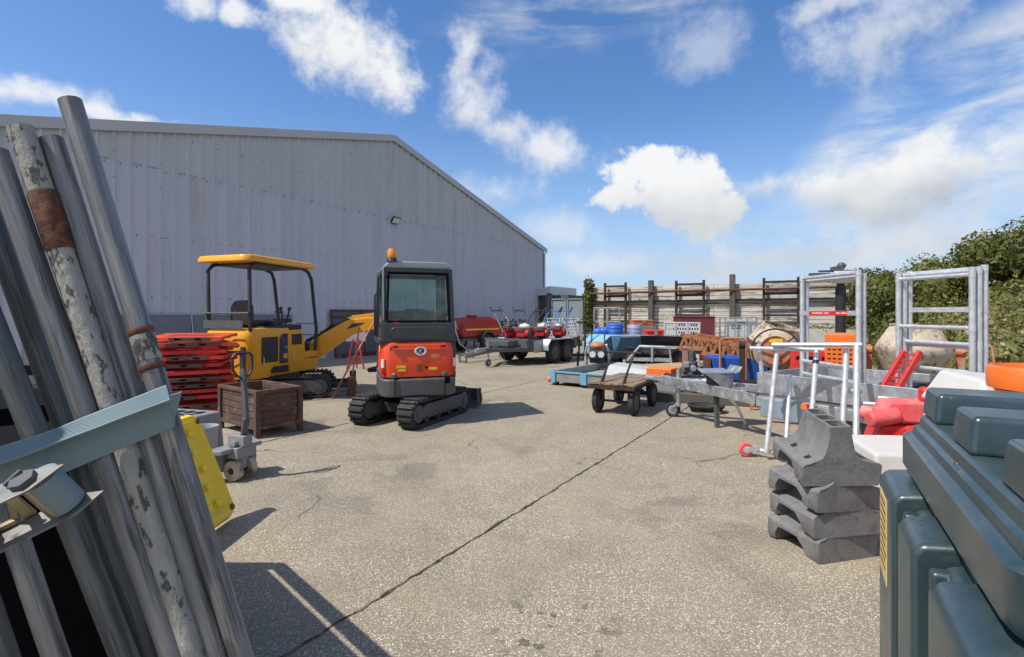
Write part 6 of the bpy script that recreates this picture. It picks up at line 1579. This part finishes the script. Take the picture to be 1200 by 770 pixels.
# dry leaves blown on to the tank and a few on the ground, grit along the edges
otT = Matrix.Translation(ot.location) @ ot.rotation_euler.to_matrix().to_4x4()
m_dry = mat('dry_leaf',(.36,.22,.10),.8,0,.3,20.)
def leaf(p,s,a,label):
    b = MB(); b.add([(-s,0,.001),(-s*.3,-s*.38,.004),(s*.6,-s*.28,.002),(s,0,.007),(s*.5,s*.33,.003),(-s*.3,s*.36,.005),(0,0,-.000)],[(0,1,6),(1,2,6),(2,3,6),(3,4,6),(4,5,6),(5,0,6)])
    o = b.build('dry_leaf',m_dry); o.location = p; o.rotation_euler = (.1,.05,a); tag(o,label,'leaf')
leaf(otT @ Vector((.10,-.36,1.163)),.014,.5,'dry leaf scrap in the far gap between the tank lid ridges')
leaf(otT @ Vector((.036,-.62,1.126)),.010,1.5,'dry leaf scrap in the groove along the tank lid')
leaf(otT @ Vector((-.03,-.60,.966)),.010,2.5,'dry leaf scrap on the second side rib of the oil tank')
def grit(name, spots, mt, seed, smin, smax, label):
    g = np.random.default_rng(seed); vs=[]; fs=[]
    for (x0,y0,x1,y1,sp,n) in spots:
        for i in range(n):
            t_ = g.random(); x = x0+(x1-x0)*t_+g.normal()*sp; y = y0+(y1-y0)*t_+g.normal()*sp; s = g.uniform(smin,smax); o_ = len(vs)
            for dx,dy,dz in ((-1,-.6,0),(1,-.7,0),(.8,.8,0),(-.7,.9,0),(.1,.1,.8)): vs.append((x+dx*s*g.uniform(.6,1.2),y+dy*s*g.uniform(.6,1.2),.001+dz*s))
            fs += [(o_,o_+1,o_+4),(o_+1,o_+2,o_+4),(o_+2,o_+3,o_+4),(o_+3,o_,o_+4)]
    b = MB(); b.add(vs,fs); o = b.build(name,mt); o['kind']='stuff'; tag(o,label,'grit')
grit('grit',[(1.2,2.2,1.9,3.1,.10,160),(1.7,3.1,2.4,3.4,.10,90),(-.84,2.56,3.2,9.1,.06,260),(-1.9,3.3,-2.6,5.6,.2,160),(-3.2,6.2,-2.4,7.2,.25,140),(-.3,2.4,1.5,5.5,.6,160)],m_concr,4,.003,.009,'scattered grit and small stones on the yard')
# more stored material between the trailer and the fence
def pallet(loc,a,label,mt=m_wood):
    o = thing('pallet',label,'pallet',loc,(math.cos(a),math.sin(a)),'pallets stacked behind the lattice beam')
    b = MB()
    for i in range(7): b.bx(-.5,.5,-.6+i*.172,-.6+i*.172+.11,.115,.137)
    b.build('top_boards',mt,o)
    b = MB()
    for x in (-.45,0,.45):
        for y in (-.5,0,.5): b.bx(x-.05,x+.05,y-.07,y+.07,.022,.115)
        b.bx(x-.05,x+.05,-.6,.6,0,.022)
    b.build('bearers',mt,o)
for i,lb in enumerate(('lowest wooden pallet of three behind the rusted lattice beam','middle wooden pallet of three behind the rusted lattice beam','top wooden pallet of three behind the rusted lattice beam')): pallet((5.35,12.2,.142*i),1.2+.06*i,lb,m_woodl if i==2 else m_wood)
toolbox((5.35,12.2),(-.3,-1),(.8,.5,.42),m_blkst,'black lidded plastic box on top of the stacked pallets',.43)
drum((6.5,12.6),m_gplas,'grey plastic drum standing right of the stacked pallets',.29,.85)
for i,(x,y,a,lb) in enumerate(((3.22,8.75,.35,'longer dark timber baulk lying behind the trailer drawbar'),(3.42,9.02,.22,'shorter dark timber baulk lying behind the trailer drawbar'))):
    o = MB().bx(-.8+.2*i,.8-.1*i,-.09,.09,0,.16).build('timber_baulk',m_woodg,None,.01); o.location=(x,y,.0); o.rotation_euler=(0,0,-a); tag(o,lb,'timber','timber baulks on the yard')
o = thing('hose_coil','coil of black hose lying between the cart and the drawbar','hose',(2.95,8.05,0)); b = MB()
pts=[(math.cos(i*.4)*(.20+.0008*i),math.sin(i*.4)*(.20+.0008*i),.022+.0011*i) for i in range(80)]; b.tube(pts,.018,6); b.build('hose',m_black,o)
